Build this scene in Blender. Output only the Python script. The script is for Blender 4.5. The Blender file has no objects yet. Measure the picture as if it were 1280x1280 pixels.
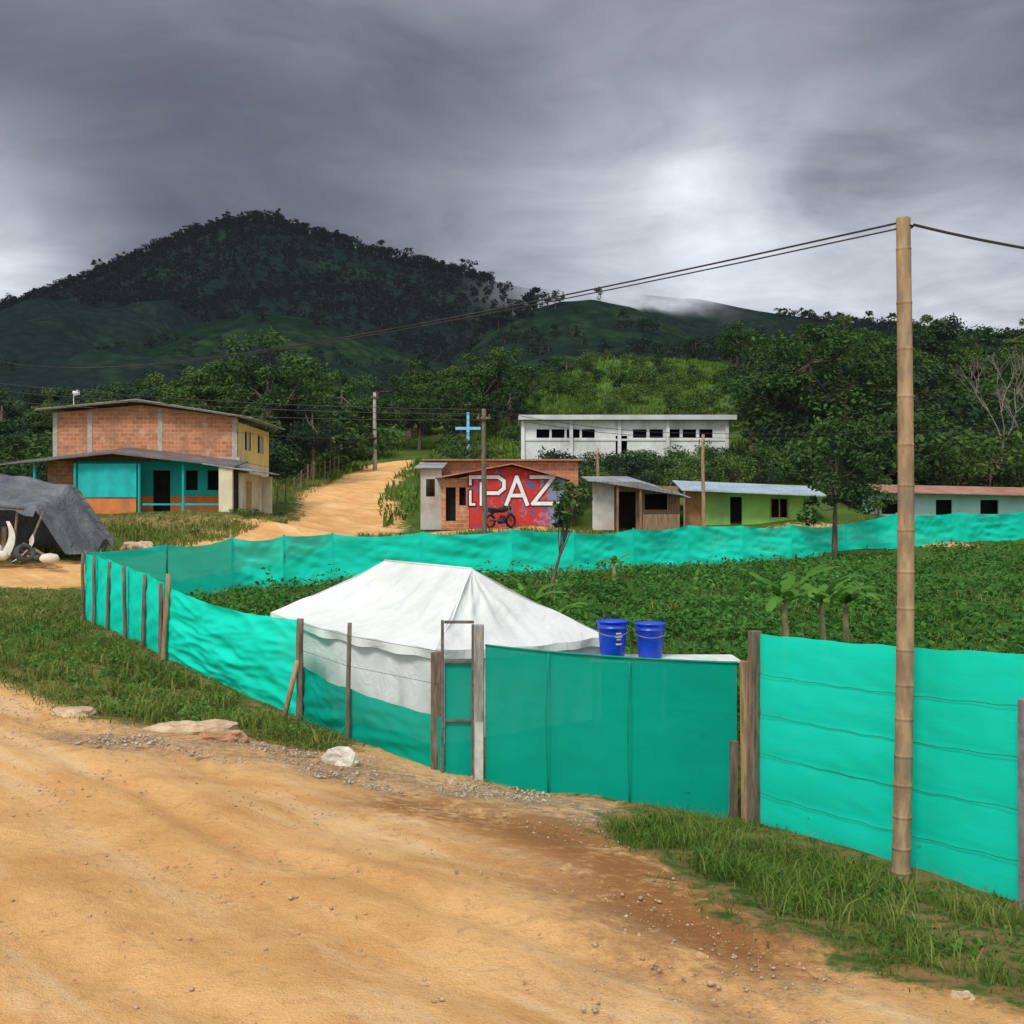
import bpy, math, random
import numpy as np
from mathutils import Vector, Matrix, noise as mn
rng=np.random.default_rng(7); random.seed(7)
sc=bpy.context.scene
col=sc.collection
# ------------------------------------------------------------ node helpers
def newmat(name):
    m=bpy.data.materials.new(name); m.use_nodes=True
    nt=m.node_tree; nt.nodes.clear()
    return m,nt
def N(nt,t,**kw):
    n=nt.nodes.new(t)
    for k,v in kw.items():
        if k in n.inputs: n.inputs[k].default_value=v
        else: setattr(n,k,v)
    return n
def L(nt,a,b): nt.links.new(a,b)
def mth(nt,op,a,b=None,c=None,clamp=False):
    n=nt.nodes.new('ShaderNodeMath'); n.operation=op; n.use_clamp=clamp
    for i,x in enumerate((a,b,c)):
        if x is None: continue
        if isinstance(x,(int,float)): n.inputs[i].default_value=x
        else: nt.links.new(x,n.inputs[i])
    return n.outputs[0]
def sstep(nt,x,a,b):
    n=nt.nodes.new('ShaderNodeMapRange'); n.interpolation_type='SMOOTHSTEP'
    nt.links.new(x,n.inputs[0]); n.inputs[1].default_value=a; n.inputs[2].default_value=b
    return n.outputs[0]
def mixc(nt,f,a,b):
    n=nt.nodes.new('ShaderNodeMix'); n.data_type='RGBA'
    if isinstance(f,(int,float)): n.inputs[0].default_value=f
    else: nt.links.new(f,n.inputs[0])
    for i,x in ((6,a),(7,b)):
        if isinstance(x,tuple): n.inputs[i].default_value=(*x[:3],1)
        else: nt.links.new(x,n.inputs[i])
    return n.outputs[2]
def nz(nt,scale,detail=4,rough=.55,vec=None,dist=0):
    n=N(nt,'ShaderNodeTexNoise'); n.inputs['Scale'].default_value=scale; n.inputs['Detail'].default_value=detail
    n.inputs['Roughness'].default_value=rough; n.inputs['Distortion'].default_value=dist
    if vec is not None: L(nt,vec,n.inputs['Vector'])
    return n.outputs['Fac']
def pos(nt,scale=(1,1,1),rot=(0,0,0)):
    g=N(nt,'ShaderNodeNewGeometry'); mp=N(nt,'ShaderNodeMapping')
    mp.inputs['Scale'].default_value=scale; mp.inputs['Rotation'].default_value=rot
    L(nt,g.outputs['Position'],mp.inputs['Vector']); return mp.outputs[0]
def finish(nt,colr,rough=.8,bump=None,bstr=.3,bdist=.02,spec=.2,metal=0):
    b=N(nt,'ShaderNodeBsdfPrincipled'); b.inputs['Roughness'].default_value=rough
    b.inputs['Specular IOR Level'].default_value=spec; b.inputs['Metallic'].default_value=metal
    if isinstance(colr,tuple): b.inputs['Base Color'].default_value=(*colr[:3],1)
    else: L(nt,colr,b.inputs['Base Color'])
    if bump is not None:
        bp=N(nt,'ShaderNodeBump'); bp.inputs['Strength'].default_value=bstr; bp.inputs['Distance'].default_value=bdist
        L(nt,bump,bp.inputs['Height']); L(nt,bp.outputs[0],b.inputs['Normal'])
    o=N(nt,'ShaderNodeOutputMaterial'); L(nt,b.outputs[0],o.inputs[0]); return b
def simple(name,c1,c2=None,scale=3,rough=.8,bstr=.3,bdist=.01,stretch=(1,1,1),spec=.2,metal=0,dirt=None):
    m,nt=newmat(name)
    if c2 is None: c2=tuple(x*.7 for x in c1)
    v=pos(nt,stretch)
    f=nz(nt,scale,5,.6,v); f=sstep(nt,f,.3,.7)
    c=mixc(nt,f,c1,c2)
    if dirt:
        f2=nz(nt,scale*.5,5,.65,pos(nt,(1,1,.45))); c=mixc(nt,mth(nt,'MULTIPLY',sstep(nt,f2,.45,.72),.75),c,dirt)
    finish(nt,c,rough,f,bstr,bdist,spec,metal); return m
def leafmat(name,cols,transl=.25,haze=None,hf=0,rough=.6,spec=.12):
    m,nt=newmat(name)
    g=N(nt,'ShaderNodeNewGeometry'); oi=N(nt,'ShaderNodeObjectInfo')
    r=N(nt,'ShaderNodeValToRGB'); r.color_ramp.elements[0].color=(*cols[0],1); r.color_ramp.elements[1].color=(*cols[-1],1)
    for i,c in enumerate(cols[1:-1]):
        e=r.color_ramp.elements.new((i+1)/(len(cols)-1)); e.color=(*c,1)
    f=mth(nt,'ADD',mth(nt,'MULTIPLY',g.outputs['Random Per Island'],.5),mth(nt,'MULTIPLY',oi.outputs['Random'],.4))
    big=nz(nt,.45,2,.5,pos(nt)); f=mth(nt,'ADD',f,mth(nt,'MULTIPLY',mth(nt,'SUBTRACT',big,.5),1.0),clamp=True)
    L(nt,f,r.inputs[0])
    d=N(nt,'ShaderNodeBsdfPrincipled'); d.inputs['Roughness'].default_value=rough; d.inputs['Specular IOR Level'].default_value=spec
    L(nt,r.outputs[0],d.inputs['Base Color'])
    t=N(nt,'ShaderNodeBsdfTranslucent'); L(nt,r.outputs[0],t.inputs[0])
    mx=N(nt,'ShaderNodeMixShader'); mx.inputs[0].default_value=transl
    L(nt,d.outputs[0],mx.inputs[1]); L(nt,t.outputs[0],mx.inputs[2]); out=mx.outputs[0]
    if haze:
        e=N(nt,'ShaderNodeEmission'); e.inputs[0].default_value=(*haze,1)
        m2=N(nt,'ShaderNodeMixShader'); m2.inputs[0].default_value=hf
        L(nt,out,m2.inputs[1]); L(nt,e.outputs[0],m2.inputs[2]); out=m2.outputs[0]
    o=N(nt,'ShaderNodeOutputMaterial'); L(nt,out,o.inputs[0]); return m
# ------------------------------------------------------------ mesh helpers
def link(ob,parent=None):
    col.objects.link(ob)
    if parent is not None: ob.parent=parent
    return ob
def empty(name,loc=(0,0,0)):
    e=bpy.data.objects.new(name,None); e.empty_display_size=.2; e.location=loc; col.objects.link(e); return e
def npmesh_data(name,V,F,mats,smooth=False,mi=None):
    V=np.asarray(V,dtype=np.float32); F=np.asarray(F,dtype=np.int32); n,k=F.shape
    me=bpy.data.meshes.new(name); me.vertices.add(len(V)); me.vertices.foreach_set('co',V.ravel())
    me.loops.add(n*k); me.loops.foreach_set('vertex_index',F.ravel())
    me.polygons.add(n); me.polygons.foreach_set('loop_start',np.arange(0,n*k,k,dtype=np.int32))
    if mi is not None: me.polygons.foreach_set('material_index',np.asarray(mi,dtype=np.int32))
    if smooth: me.polygons.foreach_set('use_smooth',np.ones(n,dtype=bool))
    me.update(calc_edges=True)
    for m in mats: me.materials.append(m)
    return me
def npmesh(name,V,F,mats,parent=None,smooth=False,mi=None):
    return link(bpy.data.objects.new(name,npmesh_data(name,V,F,mats,smooth,mi)),parent)
class MB:
    def __init__(s,M=None): s.v=[];s.f=[];s.mi=[];s.M=M or Matrix()
    def add(s,vs,fs,mi=0):
        o=len(s.v); s.v+= [tuple(s.M@Vector(v)) for v in vs]; s.f+=[tuple(i+o for i in f) for f in fs]; s.mi+=[mi]*len(fs)
    def box(s,x0,x1,y0,y1,z0,z1,mi=0):
        s.add([(x0,y0,z0),(x1,y0,z0),(x1,y1,z0),(x0,y1,z0),(x0,y0,z1),(x1,y0,z1),(x1,y1,z1),(x0,y1,z1)],
              [(0,3,2,1),(4,5,6,7),(0,1,5,4),(1,2,6,5),(2,3,7,6),(3,0,4,7)],mi)
    def poly(s,pts,thick,mi=0):
        n=len(pts); t=Vector(thick); a=[Vector(p) for p in pts]
        s.add([tuple(p) for p in a]+[tuple(p+t) for p in a],[tuple(range(n))[::-1],tuple(range(n,2*n))]+[(i,(i+1)%n,(i+1)%n+n,i+n) for i in range(n)],mi)
    def tube(s,pts,rad,n=8,mi=0,cap=True):
        pts=[Vector(p) for p in pts]
        if not isinstance(rad,(list,tuple)): rad=[rad]*len(pts)
        vs=[];fs=[]
        for i,p in enumerate(pts):
            d=(pts[min(i+1,len(pts)-1)]-pts[max(i-1,0)]).normalized()
            a=d.cross(Vector((0,1,0)) if abs(d.y)<.9 else Vector((1,0,0))).normalized(); b=d.cross(a)
            for k in range(n):
                t=2*math.pi*k/n; vs.append(tuple(p+(a*math.cos(t)+b*math.sin(t))*rad[i]))
        for i in range(len(pts)-1):
            for k in range(n):
                fs.append((i*n+k,i*n+(k+1)%n,(i+1)*n+(k+1)%n,(i+1)*n+k))
        if cap: fs.append(tuple(range(n))[::-1]); fs.append(tuple(range((len(pts)-1)*n,len(pts)*n)))
        s.add(vs,fs,mi)
    def torus(s,c,R,r,axis='y',n=20,m=8,mi=0):
        vs=[];fs=[]
        for i in range(n):
            t=2*math.pi*i/n
            for j in range(m):
                u=2*math.pi*j/m; rr=R+r*math.cos(u); w=r*math.sin(u)
                p=(rr*math.cos(t),w,rr*math.sin(t)) if axis=='y' else ((rr*math.cos(t),rr*math.sin(t),w) if axis=='z' else (w,rr*math.cos(t),rr*math.sin(t)))
                vs.append((c[0]+p[0],c[1]+p[1],c[2]+p[2]))
        for i in range(n):
            for j in range(m):
                fs.append((i*m+j,((i+1)%n)*m+j,((i+1)%n)*m+(j+1)%m,i*m+(j+1)%m))
        s.add(vs,fs,mi)
    def grid(s,fn,nu,nv,mi=0):
        vs=[fn(i/nu,j/nv) for j in range(nv+1) for i in range(nu+1)]
        fs=[(j*(nu+1)+i,j*(nu+1)+i+1,(j+1)*(nu+1)+i+1,(j+1)*(nu+1)+i) for j in range(nv) for i in range(nu)]
        s.add(vs,fs,mi)
    def obj(s,name,mats,parent=None,smooth=False,bevel=0):
        me=bpy.data.meshes.new(name); me.from_pydata(s.v,[],s.f)
        for m in (mats if isinstance(mats,(list,tuple)) else [mats]): me.materials.append(m)
        me.polygons.foreach_set('material_index',s.mi)
        if smooth: me.polygons.foreach_set('use_smooth',[True]*len(s.f))
        me.update(); ob=link(bpy.data.objects.new(name,me),parent)
        if bevel:
            b=ob.modifiers.new('b','BEVEL'); b.width=bevel; b.segments=2; b.limit_method='ANGLE'
        return ob
def lerp(a,b,t): return a+(b-a)*t
# ------------------------------------------------------------ terrain height
CP=[(0,0,0),(-5,5,0),(5,2,0),(0,8,-.1),(-3,10,-.05),(-6,12,0),(-7.9,16.7,0),(-10,14,.05),(-20,15,.1),(1.5,7.2,-.15),(2.7,5.8,-.1),
(3.85,8,-.33),(2.42,10.9,-.53),(1,12,-.6),(-.34,13,-.63),(-2.18,14.5,-.46),(-3.2,16.5,-.58),(-3.4,13.3,-.2),(-6.12,19,0),(-9.87,25,.1),(6,6.5,-.25),(12,2,0),(-10,5,0),
(-20,-20,0),(20,-20,0),(-15,21,.15),(-14,29,.32),(-17,38,1.2),(-24,30,.8),(0,20,-.65),(-2,18,-.62),(5,15,-.6),(5,25,-.3),(10,20,-.5),(15,30,.2),(0,28,-.1),
(-8.6,33,.2),(-5.8,35,.3),(0,37,.45),(6.8,42,.5),(11.4,44,.7),(16.4,46,.9),(25,53,1.1),(40,60,1.4),(25,25,-.2),(40,35,.5),
(-13,40,1.45),(-22,42,1.9),(-12,46,2.4),(-16,48,2.6),(-25,52,2.8),(-20,58,3.0),(-7,48,1.7),(-4,47,1.7),(0,46,1.8),(2,50,2.2),(8,50,2.0),(16,51,2.1),(25,56,2.3),
(-8,53,2.1),(-9.2,62,3.2),(-10,75,4.7),(-11,92,6.3),(-4,62,3.6),(-3,75,5.4),(-15,66,4.4),(-18,80,5.5),(5,62,3.8),(5,75,6.0),(15,75,6.0),(15,62,4.2),(27,66,4.6),(30,82,9),(40,75,5),
(-40,60,3),(-40,90,5),(-60,120,7),(-25,110,8.5),(-5,110,9),(8,110,13),(22,115,15.5),(-8,150,13),(12,145,23),(25,145,22.5),(50,120,16),(60,150,18),(90,150,18),
(0,190,22),(-60,180,10),(-120,200,10),(120,200,20),(0,250,24),(0,400,28),(-200,400,25),(200,400,32),(-150,60,3),(150,60,6),(100,20,0),(-100,10,0),(0,-100,0)]
CP=np.array(CP,dtype=float); c0=1.5
def phi(r2): return np.sqrt(r2+c0*c0)
_n=len(CP); A=phi(((CP[:,None,:2]-CP[None,:,:2])**2).sum(-1))
P=np.c_[np.ones(_n),CP[:,:2]]
K=np.block([[A+np.eye(_n)*-.05,P],[P.T,np.zeros((3,3))]])
sol=np.linalg.solve(K,np.r_[CP[:,2],0,0,0]); W=sol[:_n]; Cc=sol[_n:]
def H(x,y):
    x=np.clip(np.asarray(x,float),-190,190); y=np.clip(np.asarray(y,float),-90,395)
    sh=x.shape; x=x.ravel(); y=y.ravel(); out=np.empty(len(x))
    for i in range(0,len(x),20000):
        a=x[i:i+20000];b=y[i:i+20000]
        out[i:i+20000]=phi((a[:,None]-CP[None,:,0])**2+(b[:,None]-CP[None,:,1])**2)@W+Cc[0]+Cc[1]*a+Cc[2]*b
    return out.reshape(sh)
def h1(x,y): return float(H(np.array([x]),np.array([y]))[0])
def sdpoly(x,y,poly):
    p=np.array(poly); x=np.asarray(x);y=np.asarray(y); ins=np.zeros(x.shape,bool); d=np.full(x.shape,1e9)
    for i in range(len(p)):
        a=p[i];b=p[(i+1)%len(p)]
        c=((a[1]>y)!=(b[1]>y))
        with np.errstate(divide='ignore',invalid='ignore'):
            xi=(b[0]-a[0])*(y-a[1])/(b[1]-a[1]+1e-12)+a[0]
        ins^=(c&(x<xi))
        ab=b-a; t=np.clip(((x-a[0])*ab[0]+(y-a[1])*ab[1])/(ab@ab),0,1)
        d=np.minimum(d,np.hypot(x-a[0]-t*ab[0],y-a[1]-t*ab[1]))
    return np.where(ins,d,-d)
def sdline(x,y,pl):
    d=np.full(np.shape(x),1e9); p=np.array(pl,float)
    for a,b in zip(p[:-1],p[1:]):
        ab=b-a; t=np.clip(((x-a[0])*ab[0]+(y-a[1])*ab[1])/(ab@ab),0,1)
        d=np.minimum(d,np.hypot(x-a[0]-t*ab[0],y-a[1]-t*ab[1]))
    return d
GL=[(-7.9,16.7),(-5.6,14.2),(-4.7,13.85),(-3.3,13.4),(-2.0,13.1),(-1.9,14.2),(-3.2,16.3),(-6.1,18.9),(-9.9,25),(-10.6,29),(-13,30.6),(-17,29.6),(-30,28),(-14,20.5)]
GR=[(.81,10.3),(1.0,9.2),(1.3,8),(1.52,7.1),(1.87,6.6),(2.25,6.2),(2.75,5.8),(4,5),(12,2),(12,5),(6,6.5),(3.85,8),(2.4,10.9),(1.3,11.6)]
FIELD=[(-.3,13),(-2.2,14.5),(-3.2,16.5),(-6.1,19),(-9.9,25),(-8.6,33),(-5.8,35),(0,37),(6.8,42),(11.4,44),(16.4,46),(25,53),(40,60),(40,10),(6,6.5),(3.85,8),(2.4,10.9)]
NR=[(-60,-80),(60,-80),(60,-5),(12,2),(4,5),(2.75,5.8),(2.25,6.2),(1.87,6.6),(1.52,7.1),(1.3,8),(1.0,9.2),(.81,10.3),(1.2,11.7),(-.3,13),(-1.9,14.2),(-2.0,13.1),(-3.3,13.4),(-4.7,13.85),(-5.6,14.2),(-7.9,16.7),(-14,20.5),(-30,24),(-60,26)]
FR=[(-60,31),(-20,32),(-13.5,34),(-10.5,39),(-8.6,45),(-7.6,50),(-8.6,57),(-10,64),(-9.6,74),(-10.2,84),(-11,95)]
def axis(segs):
    out=[]
    for a,b,s in segs: out+=list(np.arange(a,b,s))
    return out
def grow(start,s,end,r=1.12):
    o=[];x=start
    while abs(x)<abs(end): o.append(x); x+=s; s*=r
    o.append(end); return o
xs=sorted(set([-v for v in grow(10,.2,2600)]+axis([(-9.9,8,.09)])+grow(8,.2,2600)))
ys=sorted(set([-v for v in grow(1,.8,600,1.3)]+axis([(0,4,.4),(4,15,.09),(15,30,.25),(30,60,.5),(60,130,1.2)])+grow(130,1.5,2600,1.08)))
X,Y=np.meshgrid(xs,ys); Z=H(X,Y)
sdn=sdpoly(X,Y,NR); sdf=2.5-sdline(X,Y,FR)
def fbm(x,y,s,o=4):
    out=np.empty(x.size)
    xf=x.ravel();yf=y.ravel()
    for i in range(x.size): out[i]=mn.fractal((xf[i]*s,yf[i]*s,3.3),1,2,o)
    return out.reshape(x.shape)
near=(Y>-2)&(Y<140)&(abs(X)<60)
nzv=np.zeros(X.shape); nzv[near]=fbm(X[near],Y[near],.9,5)
nz2=np.zeros(X.shape); nz2[near]=fbm(X[near],Y[near],.12,3)
Z=Z+nzv*.026+np.where(sdn>0,0,nzv*.03)+np.where(Y>44,nz2*.35,nz2*.02)
u=(X+Y)*.7071
for c,w in ((2.0,.22),(2.9,.16),(4.1,.28),(4.9,.14),(5.9,.25),(7.2,.2)):
    Z-=np.where(sdn>.2,.045*np.exp(-((u-c-nz2*.5-nzv*.06)/w)**2),0)
    Z+=np.where(sdn>.2,.018*np.exp(-((u-c-w*2-nz2*.5)/w)**2),0)
idx=np.arange(X.size).reshape(X.shape)
F=np.stack([idx[:-1,:-1],idx[:-1,1:],idx[1:,1:],idx[1:,:-1]],-1).reshape(-1,4)
m,nt=newmat('ground_mat')
def attr(nt,n):
    a=N(nt,'ShaderNodeAttribute'); a.attribute_name=n; return a.outputs['Fac']
p=pos(nt)
prc=pos(nt,(1.0,.16,1),(0,0,math.radians(-45)))
# mapping rotates, then scales are applied along rotated axes: use combine of across / along coordinates explicitly
g_=N(nt,'ShaderNodeNewGeometry'); s_=N(nt,'ShaderNodeSeparateXYZ'); L(nt,g_.outputs['Position'],s_.inputs[0])
acr=mth(nt,'MULTIPLY',mth(nt,'ADD',s_.outputs[0],s_.outputs[1]),.7071); alo=mth(nt,'MULTIPLY',mth(nt,'SUBTRACT',s_.outputs[1],s_.outputs[0]),.7071*.13)
cbx=N(nt,'ShaderNodeCombineXYZ'); L(nt,acr,cbx.inputs[0]); L(nt,alo,cbx.inputs[1])
n1=nz(nt,.8,5,.6,p,.6); n2=nz(nt,8,6,.68,p,.3); n3=nz(nt,70,3,.7,p); st=nz(nt,1.5,6,.64,cbx.outputs[0],.3)
c=mixc(nt,sstep(nt,n1,.35,.65),(.76,.43,.175),(.62,.32,.115))
c=mixc(nt,mth(nt,'MULTIPLY',sstep(nt,st,.50,.66),.65),c,(.80,.54,.29))
c=mixc(nt,mth(nt,'MULTIPLY',sstep(nt,st,.46,.34),.5),c,(.54,.27,.095))
c=mixc(nt,mth(nt,'MULTIPLY',sstep(nt,n2,.54,.70),.5),c,(.42,.22,.09))
c=mixc(nt,mth(nt,'MULTIPLY',sstep(nt,n3,.58,.68),.4),c,(.72,.55,.38))
c=mixc(nt,mth(nt,'MULTIPLY',sstep(nt,n3,.42,.32),.5),c,(.27,.14,.06))
gv=mth(nt,'MULTIPLY',attr(nt,'gravel'),sstep(nt,mth(nt,'ADD',n2,mth(nt,'MULTIPLY',n1,.6)),.6,.95))
vo=N(nt,'ShaderNodeTexVoronoi'); vo.inputs['Scale'].default_value=26; L(nt,p,vo.inputs['Vector'])
gcol=mixc(nt,sstep(nt,vo.outputs['Distance'],.1,.6),(.44,.38,.30),(.18,.14,.10))
c=mixc(nt,mth(nt,'MULTIPLY',gv,.85,clamp=True),c,gcol)
dm=mth(nt,'MULTIPLY',attr(nt,'damp'),sstep(nt,mth(nt,'ADD',n2,n1),.70,1.06))
c=mixc(nt,mth(nt,'MULTIPLY',dm,.9),c,(.27,.115,.038))
ng=nz(nt,.25,4,.6,p); ng2=nz(nt,5,4,.65,p)
gc=mixc(nt,sstep(nt,ng,.35,.65),(.045,.09,.016),(.085,.14,.026))
gc=mixc(nt,mth(nt,'MULTIPLY',sstep(nt,ng2,.45,.7),.6),gc,(.06,.07,.02))
gc=mixc(nt,mth(nt,'MULTIPLY',attr(nt,'soil'),sstep(nt,ng2,.38,.6)),gc,(.32,.18,.08))
dd=mth(nt,'ADD',attr(nt,'dirt'),mth(nt,'MULTIPLY',mth(nt,'SUBTRACT',nz(nt,3,5,.7,p),.5),1.1))
cc=mixc(nt,sstep(nt,dd,.38,.62),gc,c)
hgt=mth(nt,'ADD',mth(nt,'MULTIPLY',n2,.7),mth(nt,'MULTIPLY',n3,.3))
finish(nt,cc,.95,hgt,.9,.07,.1)
ter=npmesh('ground',np.stack([X,Y,Z],-1).reshape(-1,3),F,[m],smooth=True)
def setattr_f(ob,name,v):
    a=ob.data.attributes.new(name,'FLOAT','POINT'); a.data.foreach_set('value',np.asarray(v,np.float32).ravel())
dirt=np.maximum(np.clip(.5+sdn*.8,0,1),np.clip(.5+sdf*.35,0,1))
strip=np.clip(.5+(1.2-sdline(X,Y,[(-8,46),(0,46.5),(9,47.5),(20,49)]))*.3,0,.62)
dirt=np.maximum(dirt,strip)
setattr_f(ter,'dirt',dirt)
grav=np.clip(1.25-sdline(X,Y,[(-5,13),(-2.2,12.6),(0,11.9),(1.0,10.6)])*.95,0,1)+np.clip(.5-sdline(X,Y,[(1.9,4.2),(1.2,6.2),(.6,7.5)])*.4,0,.5)
setattr_f(ter,'gravel',np.clip(grav,0,1))
setattr_f(ter,'damp',np.clip(1.3-sdline(X,Y,[(-.9,10.6),(.2,9.8),(.9,8.6),(1.2,7.6),(1.4,6.9)])*1.1,0,1))
soil=np.clip(1.2-sdline(X,Y,[(-16,43),(-10,45),(-9.8,52)])*.35,0,1)+np.clip(1.1-sdline(X,Y,[(22,64),(40,68)])*.3,0,.8)+np.clip(1-np.maximum(-sdpoly(X,Y,GR),0)*3,0,1)*.75+np.clip(1-np.maximum(-sdpoly(X,Y,GL),0)*3,0,1)*.75
setattr_f(ter,'soil',np.clip(soil,0,1))

# ------------------------------------------------------------ leaves / grass
def leafquads(C,Nn,size,asp=.55,fold=0):
    n=len(C); Nn=Nn/np.linalg.norm(Nn,axis=1,keepdims=True)
    r=rng.normal(size=(n,3)); U=np.cross(Nn,r); U/=np.linalg.norm(U,axis=1,keepdims=True); V=np.cross(Nn,U)
    s=np.asarray(size).reshape(-1,1)
    P=np.stack([C-U*s,C+V*s*asp,C+U*s,C-V*s*asp],1).reshape(-1,3)
    return P,np.arange(4*n).reshape(n,4)
def grassmesh(name,xy,hgt,wid,mat,parent=None,lean=.35,zoff=0):
    n=len(xy); z=H(xy[:,0],xy[:,1])+zoff; a=rng.uniform(0,2*np.pi,n); b=rng.uniform(0,2*np.pi,n)
    h=hgt*rng.uniform(.4,1.35,n); ln=lean*h*rng.uniform(.2,1.8,n)
    base=np.c_[xy,z-.02]; w=np.c_[np.cos(a),np.sin(a),0*a]*(wid*rng.uniform(.6,1.4,n))[:,None]
    d=np.c_[np.cos(b),np.sin(b),0*b]
    mid=base+d*(ln*.3)[:,None]+np.c_[0*a,0*a,h*.62]; tip=base+d*ln[:,None]+np.c_[0*a,0*a,h*(1-.25*rng.random(n))]
    V=np.stack([base-w,base+w,mid+w*.75,mid-w*.75,tip],1).reshape(-1,3)
    i=np.arange(n)*5
    F=np.concatenate([np.c_[i,i+1,i+2],np.c_[i,i+2,i+3],np.c_[i+3,i+2,i+4]])
    return npmesh(name,V,F,[mat],parent)
def sample(poly,n,margin=0,dens=None):
    p=np.array(poly); out=[]; tot=0
    lo=p.min(0);hi=p.max(0)
    while tot<n:
        q=rng.uniform(lo,hi,(n*3,2)); k=sdpoly(q[:,0],q[:,1],poly)>margin; q=q[k]
        if dens is not None: q=q[rng.random(len(q))<dens(q)]
        out.append(q); tot+=len(q)
    return np.concatenate(out)[:n]
g_near=leafmat('grass_blades',[(.055,.105,.016),(.10,.165,.024),(.15,.22,.04),(.30,.27,.10)],.3)
g_left=leafmat('grass_blades_left',[(.07,.12,.018),(.13,.18,.032),(.20,.23,.055),(.38,.31,.14)],.3)
crop=leafmat('crop_leaf',[(.020,.075,.013),(.04,.135,.022),(.075,.20,.032),(.15,.30,.055)],.3)
def clumpy(q,s=1.3,t=-.05,lo=.12):
    return np.array([1.0 if mn.noise((a*s,b*s,1.7))+.35*mn.noise((a*s*4,b*s*4,5))>t else lo for a,b in q])
veg=empty('verge_grass')
q=sample(GR,52000,-.18,lambda q:clumpy(q,1.3,-.02,.05)*np.where(q[:,0]>6,.15,1)*np.clip(.12+sdpoly(q[:,0],q[:,1],GR)*1.3,.03,1))
grassmesh('blades',q,.085,.0035,g_near,veg,.8)
q=sample(GR,6500,.3,lambda q:clumpy(q,2.0,.12,.05)*np.where(q[:,0]>6,.15,1))
grassmesh('tall_blades',q,.21,.005,g_near,veg,.7)
gd=lambda q:np.where(q[:,0]<-.5*q[:,1]-1,.05,1)*np.clip(.2+sdpoly(q[:,0],q[:,1],GL)*1.0,.04,1)
q=sample(GL,70000,-.15,lambda q:clumpy(q,.9,.02,.10)*gd(q))
grassmesh('blades_far',q,.10,.009,g_left,veg,.8)
q=sample(GL,7000,.3,lambda q:clumpy(q,1.3,.18,.05)*gd(q))
grassmesh('tall_blades_far',q,.27,.011,g_left,veg,.7)
q=sample([(-9.9,24),(-10.6,29.5),(-15,30),(-15,24)],12000,0,lambda q:clumpy(q,.7,-.1,.15)); grassmesh('bank_blades',q,.2,.018,g_left,veg,.7)
def weeds(name,q,r,hh,mat,k,size,parent):
    n=len(q); z=H(q[:,0],q[:,1]); C=np.repeat(np.c_[q,z],k,0)
    o=rng.normal(size=(n*k,3))*np.array([r,r,0]); o[:,2]=rng.uniform(.02,hh,n*k)*np.repeat(rng.uniform(.3,1.35,n),k)
    nn=rng.normal(size=(n*k,3))*.5+np.array([0,-.15,1]); P,Fq=leafquads(C+o,nn,rng.uniform(.6,1.3,n*k)*size,.6)
    return npmesh(name,P,Fq,[mat],parent)
weeds('weeds',sample(GR,260,.3),.08,.12,crop,14,.024,veg)
weeds('weeds_far',sample(GL,460,.3,gd),.12,.18,crop,14,.04,veg)
cf=empty('crop_field')
dens=lambda q:(clumpy(q,.5,-.22,.2))*np.clip(1.6-q[:,1]/45,.45,1)*np.where((q[:,0]>q[:,1]*.55),.05,1)*np.where((q[:,0]<1.8)&(q[:,0]>-5.2)&(q[:,1]<21)&(q[:,1]+q[:,0]>12.5),.03,1)
q=sample(FIELD,5600,.6,dens)
weeds('crop_leaves',q,.22,.30,crop,15,.078,cf)
q=sample(FIELD,600,.8,lambda q:dens(q)*clumpy(q,.3,.1,.15)); weeds('tall_crop_leaves',q,.16,.62,crop,22,.08,cf)
grassmesh('field_grass',sample(FIELD,34000,.1,dens),.3,.012,g_near,cf,.5)
BANK=[(-13,37.5),(-10.8,41),(-9.9,47),(-10,52),(-11.5,60),(-12,72),(-20,72),(-12,56),(-12,46),(-22,44),(-20,36)]
grassmesh('bank_grass',sample(BANK,16000,0,lambda q:clumpy(q,.5,-.02)),.28,.02,g_left,veg,.5)
FRONT=[(-6,38),(0,39.5),(7,44.5),(16,48.5),(26,56),(26,58),(16,51),(9,48),(0,45.8),(-6.3,44.5)]
grassmesh('lane_grass',sample(FRONT,16000,0,lambda q:clumpy(q,.6,-.1)),.3,.02,g_near,veg,.5)
HS=[(-7.5,60),(-6,50.5),(-4.5,57),(0,62),(3,72),(16,72),(20,60),(50,64),(70,110),(60,150),(-5,150),(-8.5,95),(-8,75)]
grassmesh('hillside_grass',sample(HS,45000,0,lambda q:clumpy(q,.12,-.15)),.6,.06,g_near,veg,.5)
HS2=[(-12,70),(-12.5,96),(-10,130),(-60,110),(-60,50),(-24,62),(-14,60)]
grassmesh('pasture_grass',sample(HS2,22000,0),.5,.05,g_near,veg,.5)
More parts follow.
